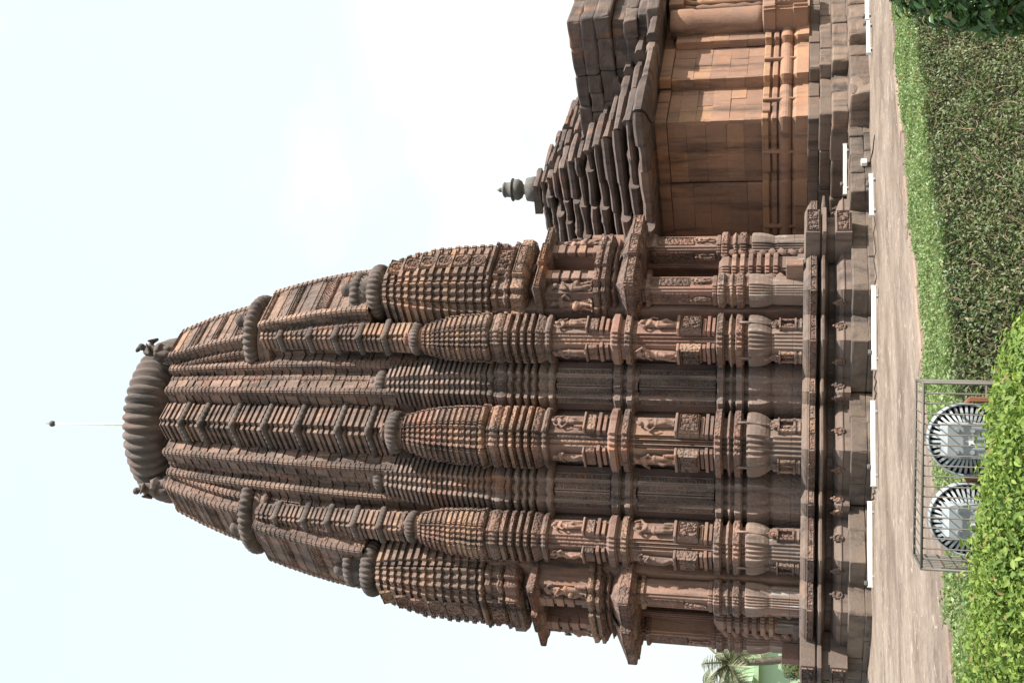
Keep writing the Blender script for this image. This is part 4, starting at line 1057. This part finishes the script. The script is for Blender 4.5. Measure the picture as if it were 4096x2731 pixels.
run_blocks(offs(HB, .22), 1.0, 1.235, .6, 'base', .5, 1.0, .02)
run_blocks(offs(HB, .40), 0.74, 1.0, .7, 'base', .5, 1.1, .025)
run_blocks(offs(HB, .62), 0.40, 0.745, .8, 'base', .6, 1.2, .035)
run_blocks([(5.2, 3.0), (7.2, 3.0), (7.2, 5.0), (7.45, 5.0), (7.45, 9.5)], -.05, 0.40, 1.0, 'base', .45, 1.0, .05)
run_blocks([(6.38, .75), (6.38, 3.02)], -.05, 0.11, .6, 'laterite', .4, .7, .02)
run_blocks([(6.34, .75), (6.34, 3.02)], 0.11, 0.40, .6, 'laterite', .5, .8, .025)
v, f = box_data(4.0, 6.2, 0.9, 3.4, -.1, .385); mesh_ob('base_fill', pyd('base_fill', v, f), 'laterite', hall)
v, f = box_data(1.6, 6.6, 3.6, 9.5, -.1, .7); mesh_ob('base_fill', pyd('base_fill', v, f), 'base', hall)
# roof: tiers of projecting slabs, each tier a row of stones
NT = 13; CX, CY = 0.0, 9.95
def tier_half(i): return lerp(6.98, 0.48, (i/(NT-1))**0.92)
V, Fc = [], []
loft_data([(1, -1), (1, 1), (-1, 1), (-1, -1)], [(4.6, 5.5), (4.9, 5.4), (9.2, .1)], CX, CY, V, Fc)
mesh_ob('roof_core', pyd('roof_core', V, Fc), 'roofst', hall)
zt = 4.70
for i in range(NT):
    Hh = tier_half(i); th = lerp(0.25, 0.20, i/(NT-1)); gap = lerp(0.14, 0.145, i/(NT-1))
    for side in (0, 1, 2, 3):
        if side > 1: continue        # the far slopes are never in sight
        if i > NT-3: zones = [(-1, 1, 0.0)]
        else: zones = [(-1, -.56, 0.0), (-.56, -.30, .22), (-.30, .30, .42), (.30, .56, .22), (.56, 1, 0.0)]
        for (a, b, pr) in zones:
            pr = pr*lerp(1, .3, i/(NT-1)); s = a*Hh; e_ = b*Hh
            while s < e_-.02:
                l = min(rnd.uniform(.7, 1.5), e_-s)
                if e_-s-l < .35: l = e_-s
                d = 1.0; out = Hh+pr+rnd.choice((-.16, -.08, -.03, 0, .02, .04)); h2 = th*rnd.uniform(.72, 1.1); zz = zt+rnd.uniform(-.015, .015)
                s0 = s+.006; s1 = s+l-.006
                # worn slab: front top edge weathered back, underside cut in
                pf = [(out-d, zz-.02), (out-.14, zz-.02), (out-.06, zz+.01), (out, zz+.05), (out-.005, zz+h2*.72), (out-.10*rnd.uniform(.6, 1.6), zz+h2), (out-d, zz+h2+.02)]
                ml = abs(s+Hh) < 1e-3; mr = abs(s+l-Hh) < 1e-3
                V = []; nseg = 3
                for q in range(nseg+1):
                    sv0 = lerp(s0, s1, q/nseg); er = rnd.uniform(-.03, .012); ez = rnd.uniform(-.035, .012)
                    for k, (o_, z_) in enumerate(pf):
                        sv = sv0        # mitred at the roof's corners
                        if ml: sv = max(sv0, -Hh+.004+(out-o_)) if q < nseg else max(sv0, -Hh+.01+(out-o_))
                        if mr: sv = min(sv0, Hh-.004-(out-o_)) if q > 0 else min(sv0, Hh-.01-(out-o_))
                        if 0 < k < 6: V.append((o_+er*(1 if k in (3, 4, 5) else .4), sv, z_+(ez if k in (4, 5) else 0)))
                        else: V.append((o_, sv, z_))
                n = len(pf); Fc = []
                for q in range(nseg):
                    for k in range(n):
                        j = (k+1) % n; Fc.append((q*n+k, (q+1)*n+k, (q+1)*n+j, q*n+j))
                Fc.append(tuple(range(n))); Fc.append(tuple(nseg*n+k for k in range(n-1, -1, -1)))
                ang = [0, -PI/2, PI, PI/2][side]; c, s_ = math.cos(ang), math.sin(ang)
                V = [(CX+x*c-y*s_, CY+x*s_+y*c, z_) for x, y, z_ in V]
                mesh_ob('roof_slab', pyd('roof_slab', V, Fc), 'roofst', hall); s += l
            if pr == 0 or i > 8 or side > 1: continue
            # carved knob left on some slabs
    zt += th+gap
print('roof top', zt)
# finial of the hall
lathe('hall_finial', [(9.2, .42), (9.62, .36), (9.66, .20), (9.72, .14), (9.75, .16), (9.80, .27), (9.90, .33), (10.0, .32), (10.06, .26), (10.065, .36), (10.09, .36), (10.11, .24), (10.30, .22), (10.33, .25), (10.38, .2), (10.41, .09), (10.46, .06), (10.49, .08), (10.52, .05), (10.58, .02)], 'finial', hall, CX, CY, 20)
# gable blocks over the side window
gab = empty('roof_gable', hall)
for (z0, z1, x, y) in ((5.98, 6.36, 7.05, 7.22), (6.36, 6.72, 7.0, 7.2), (6.72, 7.06, 6.92, 7.26)):
    run_blocks([(3.6, y), (x, y), (x, 12.7)], z0, z1, 1.3, 'roofst', .5, 1.1, .05, gab, 'gable_stone')
for (z0, z1, x, y) in ((4.72, 5.02, 7.35, 6.85), (5.02, 5.3, 7.05, 7.2), (5.3, 5.62, 7.0, 7.05), (5.62, 5.98, 6.85, 7.3)):
    run_blocks([(5.0, y), (x, y), (x, 12.7)], z0, z1, 1.0, 'roofst', .4, .9, .05, gab, 'gable_stone')
# window bay at the side: round half columns, carved base, baluster window
bay = empty('window_bay', hall)
lathe('bay_column', [(2.3, .34), (2.45, .35), (2.6, .34), (3.9, .33), (4.0, .36), (4.3, .36), (4.5, .34)], 'wall', bay, 6.62, 7.38, 24)
loft('column_base', sq(1, .12), [(1.28, .5), (1.6, .5), (1.62, .46), (2.0, .46), (2.02, .5), (2.28, .47), (2.32, .36)], 'wall', bay, 6.68, 7.45)
panel('carved_panel', .85, .7, 3, 'wall', bay, 7.17, 7.5, 1.34, '+x', .07)
box('window_back', 6.4, 6.5, 7.9, 10.2, 2.2, 4.4, 'recess', bay)
for k in range(7):
    yb = 8.05+k*.3
    lathe('window_baluster', [(2.3, .07), (2.45, .1), (2.6, .06), (2.8, .1), (3.0, .07), (3.3, .105), (3.6, .07), (3.8, .1), (4.0, .06), (4.2, .1), (4.3, .07)], 'wall', bay, 6.66, yb, 12)
box('window_sill', 6.4, 6.95, 7.95, 10.2, 2.1, 2.3, 'wall', bay, bev=.01); box('window_lintel', 6.4, 6.9, 7.9, 10.2, 4.25, 4.6, 'wall', bay, bev=.01)

# ================================================================== LIGHT BARS ALONG THE PLINTH
def led(p, q, label, zb=0.0, hh=0.075, bracket=0.8, wdt=0.08):
    p, q = Vector(p), Vector(q); d = (q-p); L = d.length; d.normalize(); nrm = Vector((d.y, -d.x, 0))
    e = empty('light_bar', None, (p.x, p.y, zb), label, 'light bar', 'white floodlight bars lying along the plinth')
    a = math.atan2(d.y, d.x)
    def bb(nm, x0, x1, y0, y1, z0, z1, mt, bev=.008):
        v, f = box_data(x0, x1, y0, y1, z0, z1); me = pyd(nm, v, f); bevel_me(me, bev); o = mesh_ob(nm, me, mt, e); o.rotation_euler = (0, 0, a); return o
    bb('housing', 0, L, -wdt/2, wdt/2, .035, .035+hh, 'white'); bb('end_cap', -.012, .0, -wdt*.55, wdt*.55, .025, .045+hh, 'white', .003); bb('end_cap', L, L+.012, -wdt*.55, wdt*.55, .025, .045+hh, 'white', .003)
    for k in (.12, .88): bb('foot', L*k-.02, L*k+.02, -wdt*.5, wdt*.5, 0, .035, 'grey', .003)
    bb('driver_box', L*bracket-.035, L*bracket+.04, -.03, .05, .035+hh+.002, .035+hh+.06, 'finial', .008)
    return e
LB = [(3497, 700, 862, 'white light bar on the path in front of the hall steps', .25), (3508, 1146, 1476, 'white light bar on the path below the niche buttress of the tower', .8), (3505, 1606, 1942, 'long white light bar on the path below the corner buttress', .78), (3492, 2008, 2346, 'white light bar on the path with its box at the far end', .96), (3478, -60, 80, 'white light bar beside the hall base by the cable joint', .9), (3484, 88, 214, 'short white light bar joined to the next one by a cable', .05)]
for (x, y0, y1, lab, br) in LB:
    led(on_z(x, y0, 0.02), on_z(x+2, y1, 0.02), lab, 0.0, .08, br)
led((6.1, 2.75, 0), (5.55, 1.75, 0), 'shaded white light bar resting up on the hall base ledge', .405, .075, .8)
for k, (xa, ya, xb, yb) in enumerate(((3502, 864, 3508, 1144), (3508, 1478, 3506, 1604), (3506, 1944, 3494, 2006), (3488, 2350, 3476, 2731))):
    pts = []
    for q in range(9):
        u = q/8; w_ = on_z(lerp(xa, xb, u)-6+5*math.sin(q*2.1+k), lerp(ya, yb, u), 0.012); pts.append(w_)
    o = tube('cable', pts, .009, 'black'); tag(o, ['thin black cable running from the hall end bar to the next light bar', 'short black cable joining two light bars below the niche buttress', 'short black cable joining the two long light bars below the corner', 'black cable trailing along the plinth foot past the last light bar'][k], 'cable')
jb = box('junction_box', -.07, .07, -.05, .05, 0, .12, 'white', None, bev=.01); jp = on_z(3455, 655, 0.2); jb.location = (jp.x, jp.y, .2)
tag(jb, 'small white cable junction box fixed to the base stones', 'junction box')
q_ = ray(3456, 652); p_ = CAM+q_*((6.40-CAM.x)/q_.x); jb.location = (6.41, p_.y, p_.z-.06); jb.rotation_euler = (0, 0, PI/2)
pts = [on_z(3480, 655, 0.01)+Vector((0, 0, .01)), on_z(3492, 600, 0.01), on_z(3496, 560, 0.01), on_z(3500, 540, .01)]
cb = tube('cable', pts, .012, 'black'); tag(cb, 'thin black cable running along the foot of the plinth', 'cable')

# ================================================================== FLOODLIGHTS IN A CAGE
def frame_at(px, py, d):
    return atdist(px, py, d)
FD = 5.75
right = R0.copy(); fwd = fw0.copy()
def cage_pt(a, b, z):  # a metres along picture-right, b metres away from the camera, from the cage's middle
    return CB + right*a + fwd*b + Vector((0, 0, z))
mid = atdist(3690, 1902, FD/ (ray(3690, 1902).dot(fwd))); CB = Vector((mid.x, mid.y, 0)); ztop = mid.z
cage = empty('light_cage', None, (CB.x, CB.y, -.4), 'grey steel bar cage standing over two floodlights', 'cage')
cage_inv = Matrix.Translation((-CB.x, -CB.y, .4))
def cbar(pts, rad, nm='bar', mt='steel'):
    V, Fc = tube_data([cage_pt(*p) for p in pts], rad, 6); V = [(x-CB.x, y-CB.y, z+.4) for x, y, z in V]
    return mesh_ob(nm, pyd(nm, V, Fc, True), mt, cage)
hw_ = 352*FD/F_PX; dp = .38
for zz in (ztop, ztop-.33, ztop-.62): 
    cbar([(-hw_, 0, zz), (hw_, 0, zz)], .0065, 'rail'); cbar([(-hw_, dp, zz), (hw_, dp, zz)], .0065, 'rail')
for s in (-1, 1):
    for b_ in (0, dp): cbar([(s*hw_, b_, ztop), (s*hw_, b_, -.4)], .007, 'post')
    for zz in (ztop, ztop-.33): cbar([(s*hw_, 0, zz), (s*hw_, dp, zz)], .0065, 'rail')
    for k in range(1, 9): cbar([(s*hw_, dp*k/9, ztop), (s*hw_, dp*k/9, -.35)], .003)
nb = 18
for k in range(1, nb):
    a = -hw_+2*hw_*k/nb
    cbar([(a, 0, -.35), (a, 0, ztop), (a, dp, ztop)], .0036)
def floodlight(px, py, lab):
    d = FD+.19; q = ray(px, py); c = CAM+q*(d/q.dot(fwd)); R_ = 133*d/F_PX
    e = empty('floodlight', None, (c.x, c.y, -.4), lab, 'floodlight', 'round floodlights inside the cage')
    X, Y, Z = right, fwd, Vector((0, 0, 1)); O = Vector((c.x, c.y, -.4))
    def pt(a, b, h): return c+X*a+Y*b+Z*h-O
    def add(nm, V, Fc, mt, sm=False): return mesh_ob(nm, pyd(nm, [tuple(v) for v in V], Fc, sm), mt, e)
    # rim ring
    V, Fc = [], []; n = 48; prof = [(.97, -.02), (1.0, -.03), (1.03, -.02), (1.03, .05), (1.0, .06), (.97, .05)]
    for i in range(n):
        a = 2*PI*i/n
        for (rr_, b) in prof: V.append(pt(R_*rr_*math.cos(a), b, R_*rr_*math.sin(a)))
    m = len(prof)
    for i in range(n):
        for k in range(m): Fc.append((i*m+k, ((i+1) % n)*m+k, ((i+1) % n)*m+(k+1) % m, i*m+(k+1) % m))
    add('rim', V, Fc, 'grey', True)
    # back disc
    V = [pt(R_*.98*math.cos(2*PI*i/n), .045, R_*.98*math.sin(2*PI*i/n)) for i in range(n)]; add('back_plate', V, [tuple(range(n))], 'dkgrey')
    for i in range(38):     # cooling fins
        a = 2*PI*i/38; ca, sa = math.cos(a), math.sin(a); w_ = .0055
        def fp_(rr_, b, s): return pt(R_*rr_*ca-sa*w_*s, b, R_*rr_*sa+ca*w_*s)
        V = [fp_(.30, .04, -1), fp_(.96, .04, -1), fp_(.96, -.015, -1), fp_(.55, -.075, -1), fp_(.30, -.08, -1), fp_(.30, .04, 1), fp_(.96, .04, 1), fp_(.96, -.015, 1), fp_(.55, -.075, 1), fp_(.30, -.08, 1)]
        add('cooling_fin', V, [(0, 1, 2, 3, 4), (9, 8, 7, 6, 5), (0, 5, 6, 1), (1, 6, 7, 2), (2, 7, 8, 3), (3, 8, 9, 4), (4, 9, 5, 0)], 'grey')
    # gear housing: bevelled box with sloped top
    hw2 = R_*.50; V = []; 
    for (b, s_, zt_, zb_) in ((.03, 1.0, .72, -.95), (-.09, 1.0, .66, -.92), (-.115, .93, .55, -.88)):
        V += [pt(-hw2*s_, b, R_*zb_), pt(hw2*s_, b, R_*zb_), pt(hw2*s_, b, R_*zt_*.75), pt(hw2*s_*.9, b, R_*zt_), pt(-hw2*s_*.9, b, R_*zt_), pt(-hw2*s_, b, R_*zt_*.75)]
    Fc = [tuple(range(12, 18))]
    for k in range(2):
        for i in range(6): j = (i+1) % 6; Fc.append((k*6+i, k*6+j, (k+1)*6+j, (k+1)*6+i))
    add('gear_housing', V, Fc, 'grey')
    for (a, h_) in ((-.6, .3), (.6, .3), (-.6, -.1), (.6, -.1), (-.6, -.5), (.6, -.5)):
        V = []; Fc = []
        cc = (hw2*a, R_*h_); 
        for b in (-.112, -.122): V += [pt(cc[0]+.011*math.cos(PI*i/4), b, cc[1]+.011*math.sin(PI*i/4)) for i in range(8)]
        add('bolt', V, [tuple(range(8, 16))]+[(i, (i+1) % 8, 8+(i+1) % 8, 8+i) for i in range(8)], 'grey')
    V = []
    for b in (-.114, -.12):
        V += [pt((.026 if i % 2 == 0 else .011)*math.sin(PI*i/5), b, R_*-.05+(.026 if i % 2 == 0 else .011)*math.cos(PI*i/5)) for i in range(10)]
    add('star_emblem', V, [tuple(range(10, 20))]+[(i, (i+1) % 10, 10+(i+1) % 10, 10+i) for i in range(10)], 'white')
    for s in (-1, 1):
        V, Fc = tube_data([pt(s*R_*1.02, .02, 0), pt(s*R_*1.12, .02, -.02), pt(s*R_*1.12, .02, -R_*1.3), pt(s*R_*.6, .02, -R_*1.45)], .013, 6); add('yoke_arm', V, Fc, 'rust')
    V, Fc = tube_data([pt(-R_*.7, .02, -R_*1.45), pt(R_*.7, .02, -R_*1.45)], .02, 6); add('yoke_foot', V, Fc, 'rust')
    V, Fc = tube_data([pt(0, .02, -R_*1.45), pt(0, .02, -c.z-.4)], .02, 6); add('stand_post', V, Fc, 'grey')
floodlight(3862, 1757, 'grey round floodlight with finned back, close to the clipped hedge side of the cage')
floodlight(3868, 2075, 'grey round floodlight with finned back, half hidden by the bright leafy bush')

# ================================================================== FOLIAGE
def leaf_mesh(name, P, Nrm, size, aspect=0.5, seed=1, fold=0.25, six=False):
    """P: (n,3) points, Nrm: (n,3) preferred normals; returns a mesh of leaves"""
    g = np.random.default_rng(seed); n = len(P)
    nr = Nrm+g.normal(0, 0.75, (n, 3)); nr /= np.linalg.norm(nr, axis=1)[:, None]
    tx = g.normal(0, 1, (n, 3)); tx -= nr*np.sum(tx*nr, 1)[:, None]; tx /= np.linalg.norm(tx, axis=1)[:, None]
    bx = np.cross(nr, tx); sz = size*g.uniform(.5, 1.4, n)[:, None]; wd = sz*aspect
    if not six:
        v = np.stack([P-tx*sz*.5, P+bx*wd*.5+nr*sz*fold*.3, P+tx*sz*.5, P-bx*wd*.5+nr*sz*fold*.3], 1).reshape(-1, 3); k = 4
        faces = (np.arange(n)[:, None]*4+np.array([[0, 1, 2, 3]])); nf = 1
        li = faces.reshape(-1); starts = np.arange(n)*4; tot = np.full(n, 4)
    else:
        v = np.stack([P-tx*sz*.5, P-tx*sz*.12+bx*wd*.46+nr*sz*fold*.35, P+tx*sz*.22+bx*wd*.42+nr*sz*fold*.3, P+tx*sz*.5-nr*sz*.06, P+tx*sz*.22-bx*wd*.42+nr*sz*fold*.3, P-tx*sz*.12-bx*wd*.46+nr*sz*fold*.35], 1).reshape(-1, 3)
        base = np.arange(n)[:, None]*6
        li = np.concatenate([base+np.array([[0, 1, 2, 3]]), base+np.array([[0, 3, 4, 5]])], 1).reshape(-1); starts = np.arange(n*2)*4; tot = np.full(n*2, 4)
    me = bpy.data.meshes.new(name); me.vertices.add(len(v)); me.vertices.foreach_set('co', v.astype(np.float32).ravel())
    me.loops.add(len(li)); me.loops.foreach_set('vertex_index', li.astype(np.int32)); me.polygons.add(len(starts)); me.polygons.foreach_set('loop_start', starts.astype(np.int32)); me.polygons.foreach_set('loop_total', tot.astype(np.int32))
    me.update(calc_edges=True); me.validate(); return me
def lump(y, x=0): return 0.03*np.sin(y*3.1+x*2)+0.025*np.sin(y*7.3+1)+.015*np.sin(y*17)
def hedge(name, lab, x0, x1, y0, y1, z0, z1, mats, dens_top, dens_side, size, seed):
    e = empty(name, None, ((x0+x1)/2, (y0+y1)/2, z0), lab, 'hedge'); off = np.array([(x0+x1)/2, (y0+y1)/2, z0])
    g = np.random.default_rng(seed)
    L = y1-y0
    nt_ = int(L*(x1-x0)*dens_top); P = np.stack([g.uniform(x0, x1, nt_), g.uniform(y0, y1, nt_), np.full(nt_, z1)], 1)
    P[:, 2] += lump(P[:, 1], P[:, 0])*.5-np.abs(g.normal(0, .022, nt_))+g.exponential(.006, nt_)
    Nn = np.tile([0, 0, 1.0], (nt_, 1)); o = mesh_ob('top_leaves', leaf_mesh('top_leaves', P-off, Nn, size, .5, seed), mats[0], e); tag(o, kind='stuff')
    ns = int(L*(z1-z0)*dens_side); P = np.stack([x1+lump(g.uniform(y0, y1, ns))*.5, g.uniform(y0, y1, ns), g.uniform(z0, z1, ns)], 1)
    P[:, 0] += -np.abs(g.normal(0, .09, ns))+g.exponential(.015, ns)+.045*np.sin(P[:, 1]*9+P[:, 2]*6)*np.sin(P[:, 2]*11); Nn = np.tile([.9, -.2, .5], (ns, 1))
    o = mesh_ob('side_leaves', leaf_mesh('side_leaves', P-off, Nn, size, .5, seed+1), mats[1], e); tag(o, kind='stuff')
    # ends
    ns2 = int((x1-x0)*(z1-z0)*dens_side*.6)
    # twigs
    V, Fc = [], []
    for k in range(int(L*(z1-z0)*170)):
        p = Vector((x1-abs(rnd.gauss(0, .06))+.02, rnd.uniform(y0, y1), rnd.uniform(z0, z1-.05))); d = Vector((rnd.uniform(-.3, .6), rnd.uniform(-1, 1), rnd.uniform(-.2, 1))).normalized()
        l = rnd.uniform(.05, .15); q = p+d*l*.5+Vector((rnd.uniform(-.01, .02), 0, rnd.uniform(-.01, .02)))
        tube_data([p, q, p+d*l], [.0022, .0019, .001], 3, V, Fc)
    V = [(v[0]-off[0], v[1]-off[1], v[2]-off[2]) for v in V]
    o = mesh_ob('twigs', pyd('twigs', V, Fc), 'twig', e); tag(o, kind='stuff')
    # plain box painted near black as the hedge's inner shade; blocks the view through
    v, f = box_data(x0+.1-off[0], x1-.16-off[0], y0-off[1], y1-off[1], 0, z1-.09-off[2]); mesh_ob('shade_core', pyd('shade_core', v, f), 'heart', e)
    return e
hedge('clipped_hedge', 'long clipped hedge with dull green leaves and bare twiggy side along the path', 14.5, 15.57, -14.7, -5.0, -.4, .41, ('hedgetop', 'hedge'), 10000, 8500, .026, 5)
hedge('fresh_hedge', 'low hedge end covered in fresh light green leaves beside the cage', 14.62, 15.6, -18.2, -14.72, -.4, .41, ('hedgetop', 'hedgetop'), 8500, 6000, .028, 9)
def bush(name, lab, cat, centers, mat, n, size, seed, six=True, aspect=.5, stems=60, base=None):
    """centers: list of (x,y,z,rx,ry,rz) lobes"""
    g = np.random.default_rng(seed); b0 = Vector(base)
    e = empty(name, None, base, lab, cat); off = np.array(base)
    P, Nn = [], []
    vol = np.array([c[3]*c[4]+c[3]*c[5]+c[4]*c[5] for c in centers]); vol /= vol.sum()
    for c, w_ in zip(centers, vol):
        k = int(n*w_); d = g.normal(0, 1, (k, 3)); d /= np.linalg.norm(d, axis=1)[:, None]; rr_ = 1-np.abs(g.normal(0, .16, k)); rr_ += g.exponential(.04, k)
        P.append(np.array(c[:3])+d*rr_[:, None]*np.array(c[3:])); Nn.append(d*.6+np.array([0.1, -.1, .75]))
    P = np.concatenate(P); Nn = np.concatenate(Nn); keep = P[:, 2] > base[2]; P = P[keep]; Nn = Nn[keep]
    o = mesh_ob('leaves', leaf_mesh('leaves', P-off, Nn, size, aspect, seed, .3, six), mat, e); tag(o, kind='stuff')
    V, Fc = [], []
    for k in range(stems):
        c = rnd.choice(centers); a = Vector((c[0]+rnd.gauss(0, c[3]*.3), c[1]+rnd.gauss(0, c[4]*.3), base[2])); d = Vector((rnd.gauss(0, 1), rnd.gauss(0, 1), abs(rnd.gauss(0.6, .6)))).normalized()
        p = Vector(c[:3])+Vector((d.x*c[3], d.y*c[4], d.z*c[5]))*.95
        tube_data([a-b0, (a+p)/2+Vector((0, 0, .05))-b0, p-b0], [.012, .008, .003], 4, V, Fc)
    mesh_ob('stems', pyd('stems', V, Fc), 'twig', e)
    return e
# bright leafy bush close to the camera
lobes = []
for (px, py, d, rr_) in ((4060, 1500, 4.3, .22), (4040, 1700, 4.2, .24), (4050, 1850, 4.1, .24), (4060, 2000, 4.1, .27), (4050, 2150, 4.0, .28), (4040, 2300, 4.0, .29), (4040, 2450, 4.0, .28), (4030, 2600, 4.1, .29), (4020, 2750, 4.2, .30), (4110, 1400, 4.3, .2), (4110, 1950, 3.9, .3), (4120, 2400, 3.8, .3)):
    q = ray(px, py); c = CAM+q*(d/q.dot(fwd)); lobes.append((c.x, c.y, c.z-.13, rr_*1.1, rr_*1.1, rr_*.85))
cb0 = lobes[4]
bush('leafy_bush', 'bright lime green bush of upright fresh shoots in front of the cage', 'bush', lobes, 'bright', 62000, .025, 21, True, .5, 160, (cb0[0], cb0[1], -.42))
lob2 = []
for (px, py, d, rr_) in ((3830, -190, 5.2, .30), (3940, -120, 5.1, .24), (4060, -130, 5.0, .26), (3720, -150, 5.2, .2), (4000, -300, 5.0, .4)):
    q = ray(px, py); c = CAM+q*(d/q.dot(fwd)); lob2.append((c.x, c.y, c.z, rr_, rr_, rr_))
bush('glossy_shrub', 'dark glossy leaved shrub overhanging the clipped hedge', 'shrub', lob2, 'darkleaf', 9000, .05, 31, True, .48, 40, (lob2[2][0], lob2[2][1], -.42))

# ================================================================== BACKGROUND
def bgp(px, py, d):
    q = ray(px, py); return CAM+q*(d/q.dot(fwd))
# green house
BD = 52.0
hs0 = bgp(3200, 2690, BD)
house = empty('green_house', None, (hs0.x, hs0.y, -.42), 'pale green house with flat roof and dark windows behind the palm', 'house')
hx, hy = right, fwd
def hbox(nm, a0, a1, b0, b1, z0, z1, mt, parent=house):
    V = [hx*a+hy*b+Vector((0, 0, z)) for z in (z0, z1) for a, b in ((a0, b0), (a1, b0), (a1, b1), (a0, b1))]
    f = [(3, 2, 1, 0), (4, 5, 6, 7), (0, 1, 5, 4), (1, 2, 6, 5), (2, 3, 7, 6), (3, 0, 4, 7)]
    return mesh_ob(nm, pyd(nm, V, f), mt, parent)
hbox('wall', -7, 2.2, 0, 6, 0, 3.5, 'green_wall'); hbox('roof_slab', -7.2, 2.4, -.3, 6.2, 3.5, 3.72, 'green_trim'); hbox('upper_wall', -7, 1.3, .6, 5.8, 3.72, 5.0, 'green_wall'); hbox('wall', -4, -.2, -1.2, 0, 3.74, 4.55, 'green_wall')
for k in range(3):
    wdw = hbox('window', -2.1+k*-1.5, -1.2+k*-1.5, -.06, .02, 1.0+0, 2.3, 'green_trim'); hbox('pane', -2.02+k*-1.5, -1.28+k*-1.5, -.08, -.06, 1.1, 2.2, 'glass', wdw)
    wdw = hbox('window', .2-.0*k, 1.1, -.06-.001*k, .02, 1.2, 2.3, 'green_trim') if k == 0 else None
    if wdw: hbox('pane', .28, 1.02, -.08, -.06, 1.3, 2.2, 'glass', wdw)
for k in range(5): hbox('roof_bracket', -5.5+k*1.5, -5.2+k*1.5, -.45, -.3, 3.4, 3.76, 'green_trim')
def palm(px, py, d, h_extra, nf, fl, lab, seed, lean=(0, 0)):
    q = random.Random(seed); c = bgp(px, py, d); bx_, by_ = c.x+lean[0], c.y+lean[1]
    e = empty('palm_tree', None, (bx_, by_, -.42), lab, 'palm tree', 'coconut palms behind the temple')
    O = Vector((bx_, by_, -.42)); top = c-O
    pts = [Vector((0, 0, 0)), top*.35+Vector((lean[0]*.2, lean[1]*.2, 0)), top*.7, top]
    tube('trunk', pts, [.2, .15, .13, .12], 'trunk', e, 8)
    crown_ = []
    for k in range(nf):
        az = 2*PI*k/nf+q.uniform(-.3, .3); el = q.uniform(-.25, 1.25); V, Fc = [], []
        d_ = Vector((math.cos(az)*math.cos(el), math.sin(az)*math.cos(el), math.sin(el))); p = top.copy(); path = [p.copy()]; L = fl*q.uniform(.8, 1.1); n = 14
        for i in range(n):
            d_ = (d_+Vector((0, 0, -.09-.012*i))).normalized(); p = p+d_*L/n; path.append(p.copy())
        tube_data(path, [.03-.0018*i for i in range(n+1)], 4, V, Fc)
        for i in range(1, n+1):
            dd = (path[i]-path[i-1]).normalized(); sidev = dd.cross(Vector((0, 0, 1)))
            if sidev.length < .1: sidev = Vector((1, 0, 0))
            sidev.normalize()
            for m_ in range(3):
                pp = path[i-1].lerp(path[i], m_/3)
                for s in (-1, 1):
                    ll = fl*.23*math.sin(PI*min(1, (i+m_/3)/(n+1)*.9+.12))*q.uniform(.8, 1.1); tip = pp+sidev*s*ll*.75+dd*ll*.45+Vector((0, 0, -ll*q.uniform(.25, .6)))
                    b = len(V); w_ = dd*.02; V += [tuple(pp-w_), tuple(pp+w_), tuple(tip)]; Fc.append((b, b+1, b+2))
        mesh_ob('frond', pyd('frond', V, Fc), 'palm', e)
palm(2930, 2650, 40, 0, 26, 2.0, 'coconut palm with a curved grey trunk in front of the green house', 4, (-.5, .9))
palm(2880, 2790, 44, 0, 20, 2.1, 'coconut palm rising at the end of the green house, mostly out of frame', 6)
sh = bgp(3172, 2660, 36); bush('round_shrub', 'round olive green shrub growing by the green house', 'shrub', [(sh.x, sh.y, sh.z, .42, .42, .34), (sh.x+.25, sh.y-.1, sh.z-.4, .45, .45, .4), (sh.x-.2, sh.y, sh.z-.8, .5, .5, .6)], 'shrub', 5000, .10, 41, False, .5, 30, (sh.x, sh.y, -.42))
fl_ = bgp(3255, 2700, 26); fb = bush('flowering_bush', 'bush with bright red flowers behind the end of the plinth', 'bush', [(fl_.x, fl_.y, fl_.z-.25, .55, .55, .4), (fl_.x-.3, fl_.y-.3, fl_.z-.5, .5, .5, .5)], 'shrub', 3500, .06, 51, False, .5, 20, (fl_.x, fl_.y, -.42))
P = np.array([[rnd.gauss(0, .14), rnd.gauss(0, .14), fl_.z+.42+rnd.gauss(-.02, .13)] for _ in range(420)]); Nn = np.tile([.3, -.3, .6], (420, 1))
o = mesh_ob('blossoms', leaf_mesh('blossoms', P, Nn, .06, .8, 61), 'flower', fb); tag(o, kind='stuff')
